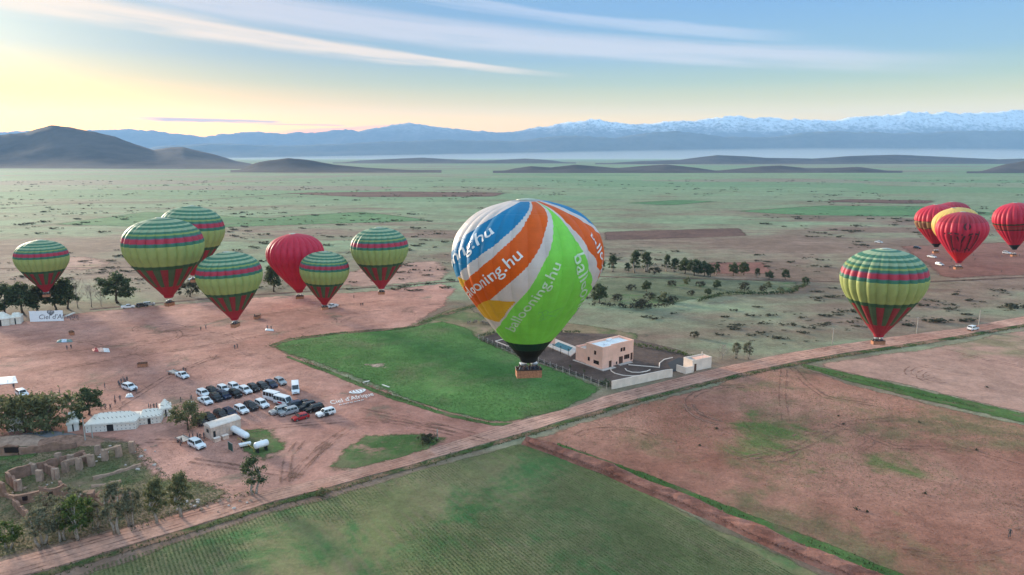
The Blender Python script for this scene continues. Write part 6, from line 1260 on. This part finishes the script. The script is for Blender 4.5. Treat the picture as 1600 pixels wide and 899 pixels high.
# ------------------------------------------------------------------ small growth and clods on the fields
def scatter(name, label, cat, poly, n, size, mat, seed, thr=.0, row=None, ns=.06, tall=.8, zb=.05, hole=None):
    r = np.random.default_rng(seed); B = np.array([tuple(P(*q))[:2] for q in poly]); lo_, hi_ = B.min(0), B.max(0); out = []
    got = 0
    while got < n:
        Q = r.uniform(lo_, hi_, (6000, 2))
        if row:
            u = np.array([math.cos(row[0]), math.sin(row[0])]); v = np.array([-u[1], u[0]]); a = Q @ u; b = np.round((Q @ v) / row[1]) * row[1] + r.normal(0, .10, len(Q)); Q = a[:, None] * u + b[:, None] * v
        d = np.hypot(Q[:, 0], Q[:, 1]); k = r.uniform(0, 1, len(Q)) < np.clip((190 / d) ** 2, .02, 1)
        k &= (fbm(Q[:, 0] * ns, Q[:, 1] * ns, 4, seed) + r.normal(0, .05, len(Q))) > thr; Q = Q[k]
        if len(Q) == 0: continue
        _, ins = bdist(Q, B); Q = Q[ins]; out.append(Q); got += len(Q)
    Q = np.concatenate(out)[:n]; s = size * r.uniform(.5, 1.3, n); a = r.uniform(0, 2 * PI, n); dx = np.stack([np.cos(a), np.sin(a), 0 * a], 1) * s[:, None] * .5
    c = np.concatenate([Q, np.full((n, 1), zb)], 1); tip = c + np.stack([r.normal(0, .25, n) * s, r.normal(0, .25, n) * s, s * tall], 1)
    V = np.stack([c - dx, c + dx, tip], 1).reshape(-1, 3); me = bpy.data.meshes.new(name)
    me.vertices.add(3 * n); me.vertices.foreach_set('co', V.ravel()); me.loops.add(3 * n); me.loops.foreach_set('vertex_index', np.arange(3 * n)); me.polygons.add(n); me.polygons.foreach_set('loop_start', np.arange(0, 3 * n, 3)); me.update(calc_edges=True); me.materials.append(mat)
    return tag(obj(name, me), label, cat, kind='stuff')
L_CROP = leaf_mat('crop_leaves', (.11, .165, .055), (.165, .205, .075), (.27, .25, .12)); L_MEAD = leaf_mat('meadow_blades', (.07, .16, .04), (.11, .22, .06), (.20, .24, .11)); L_CLOD = leaf_mat('soil_clods', (.22, .10, .075), (.36, .18, .135), (.50, .29, .23)); L_WEED = leaf_mat('field_weeds', (.12, .15, .06), (.19, .19, .085), (.28, .22, .13))
CROP = [(60, 930), (150, 886), (300, 840), (420, 801), (510, 777), (620, 747), (720, 719), (812, 695), (850, 708), (960, 752), (1080, 812), (1210, 882), (1340, 950), (600, 960)]
_a = math.atan2(_d.y, _d.x)
scatter('crop_plants', 'young crop plants standing in rows', 'crop', CROP, 110000, .24, L_CROP, 3, .40, (_a, .62), .03, .2)
scatter('meadow_grass_blades', 'grass blades of the green meadow', 'grass', [(425, 542), (530, 523), (640, 514), (690, 502), (740, 517), (800, 552), (945, 606), (860, 646), (800, 660), (768, 660), (700, 644), (600, 611), (520, 579), (450, 556)], 40000, .32, L_MEAD, 4, .30, None, .05, .3)
WORN = [(842, 690), (900, 666), (980, 640), (1080, 614), (1224, 573), (1330, 600), (1450, 630), (1600, 664), (1760, 697), (1760, 960), (1480, 960), (1400, 905), (1150, 800), (1000, 742), (890, 704)]
scatter('field_clods', 'clods of red soil strewn over the worn field', 'clods', WORN, 26000, .22, L_CLOD, 5, .40, None, .08, .3)
scatter('field_weeds', 'thin weeds patching the worn field', 'weeds', WORN, 26000, .27, L_WEED, 6, .50, None, .03, .25)
scatter('dirt_clods', 'clods and gravel on the bare landing ground', 'clods', [(-60, 540), (100, 495), (430, 466), (690, 446), (640, 500), (430, 530), (480, 572), (700, 650), (800, 670), (520, 758), (430, 775), (300, 760), (200, 700), (-60, 690)], 24000, .24, L_CLOD, 8, .42, None, .06, .3)
scatter('yard_weeds', 'rough weeds and rubble bits around the ruins', 'weeds', [(-60, 705), (120, 690), (215, 694), (262, 742), (400, 768), (200, 822), (0, 872), (-60, 890)], 20000, .36, L_WEED, 9, .42, None, .08, .3)
scatter('bank_stones', 'stones and clods on the earth bank', 'stones', [(822, 686), (930, 723), (1080, 783), (1230, 848), (1420, 920), (1420, 940), (1230, 868), (1080, 800), (930, 738), (822, 697)], 5000, .4, L_CLOD, 10, .3, None, .08, .5, .7)
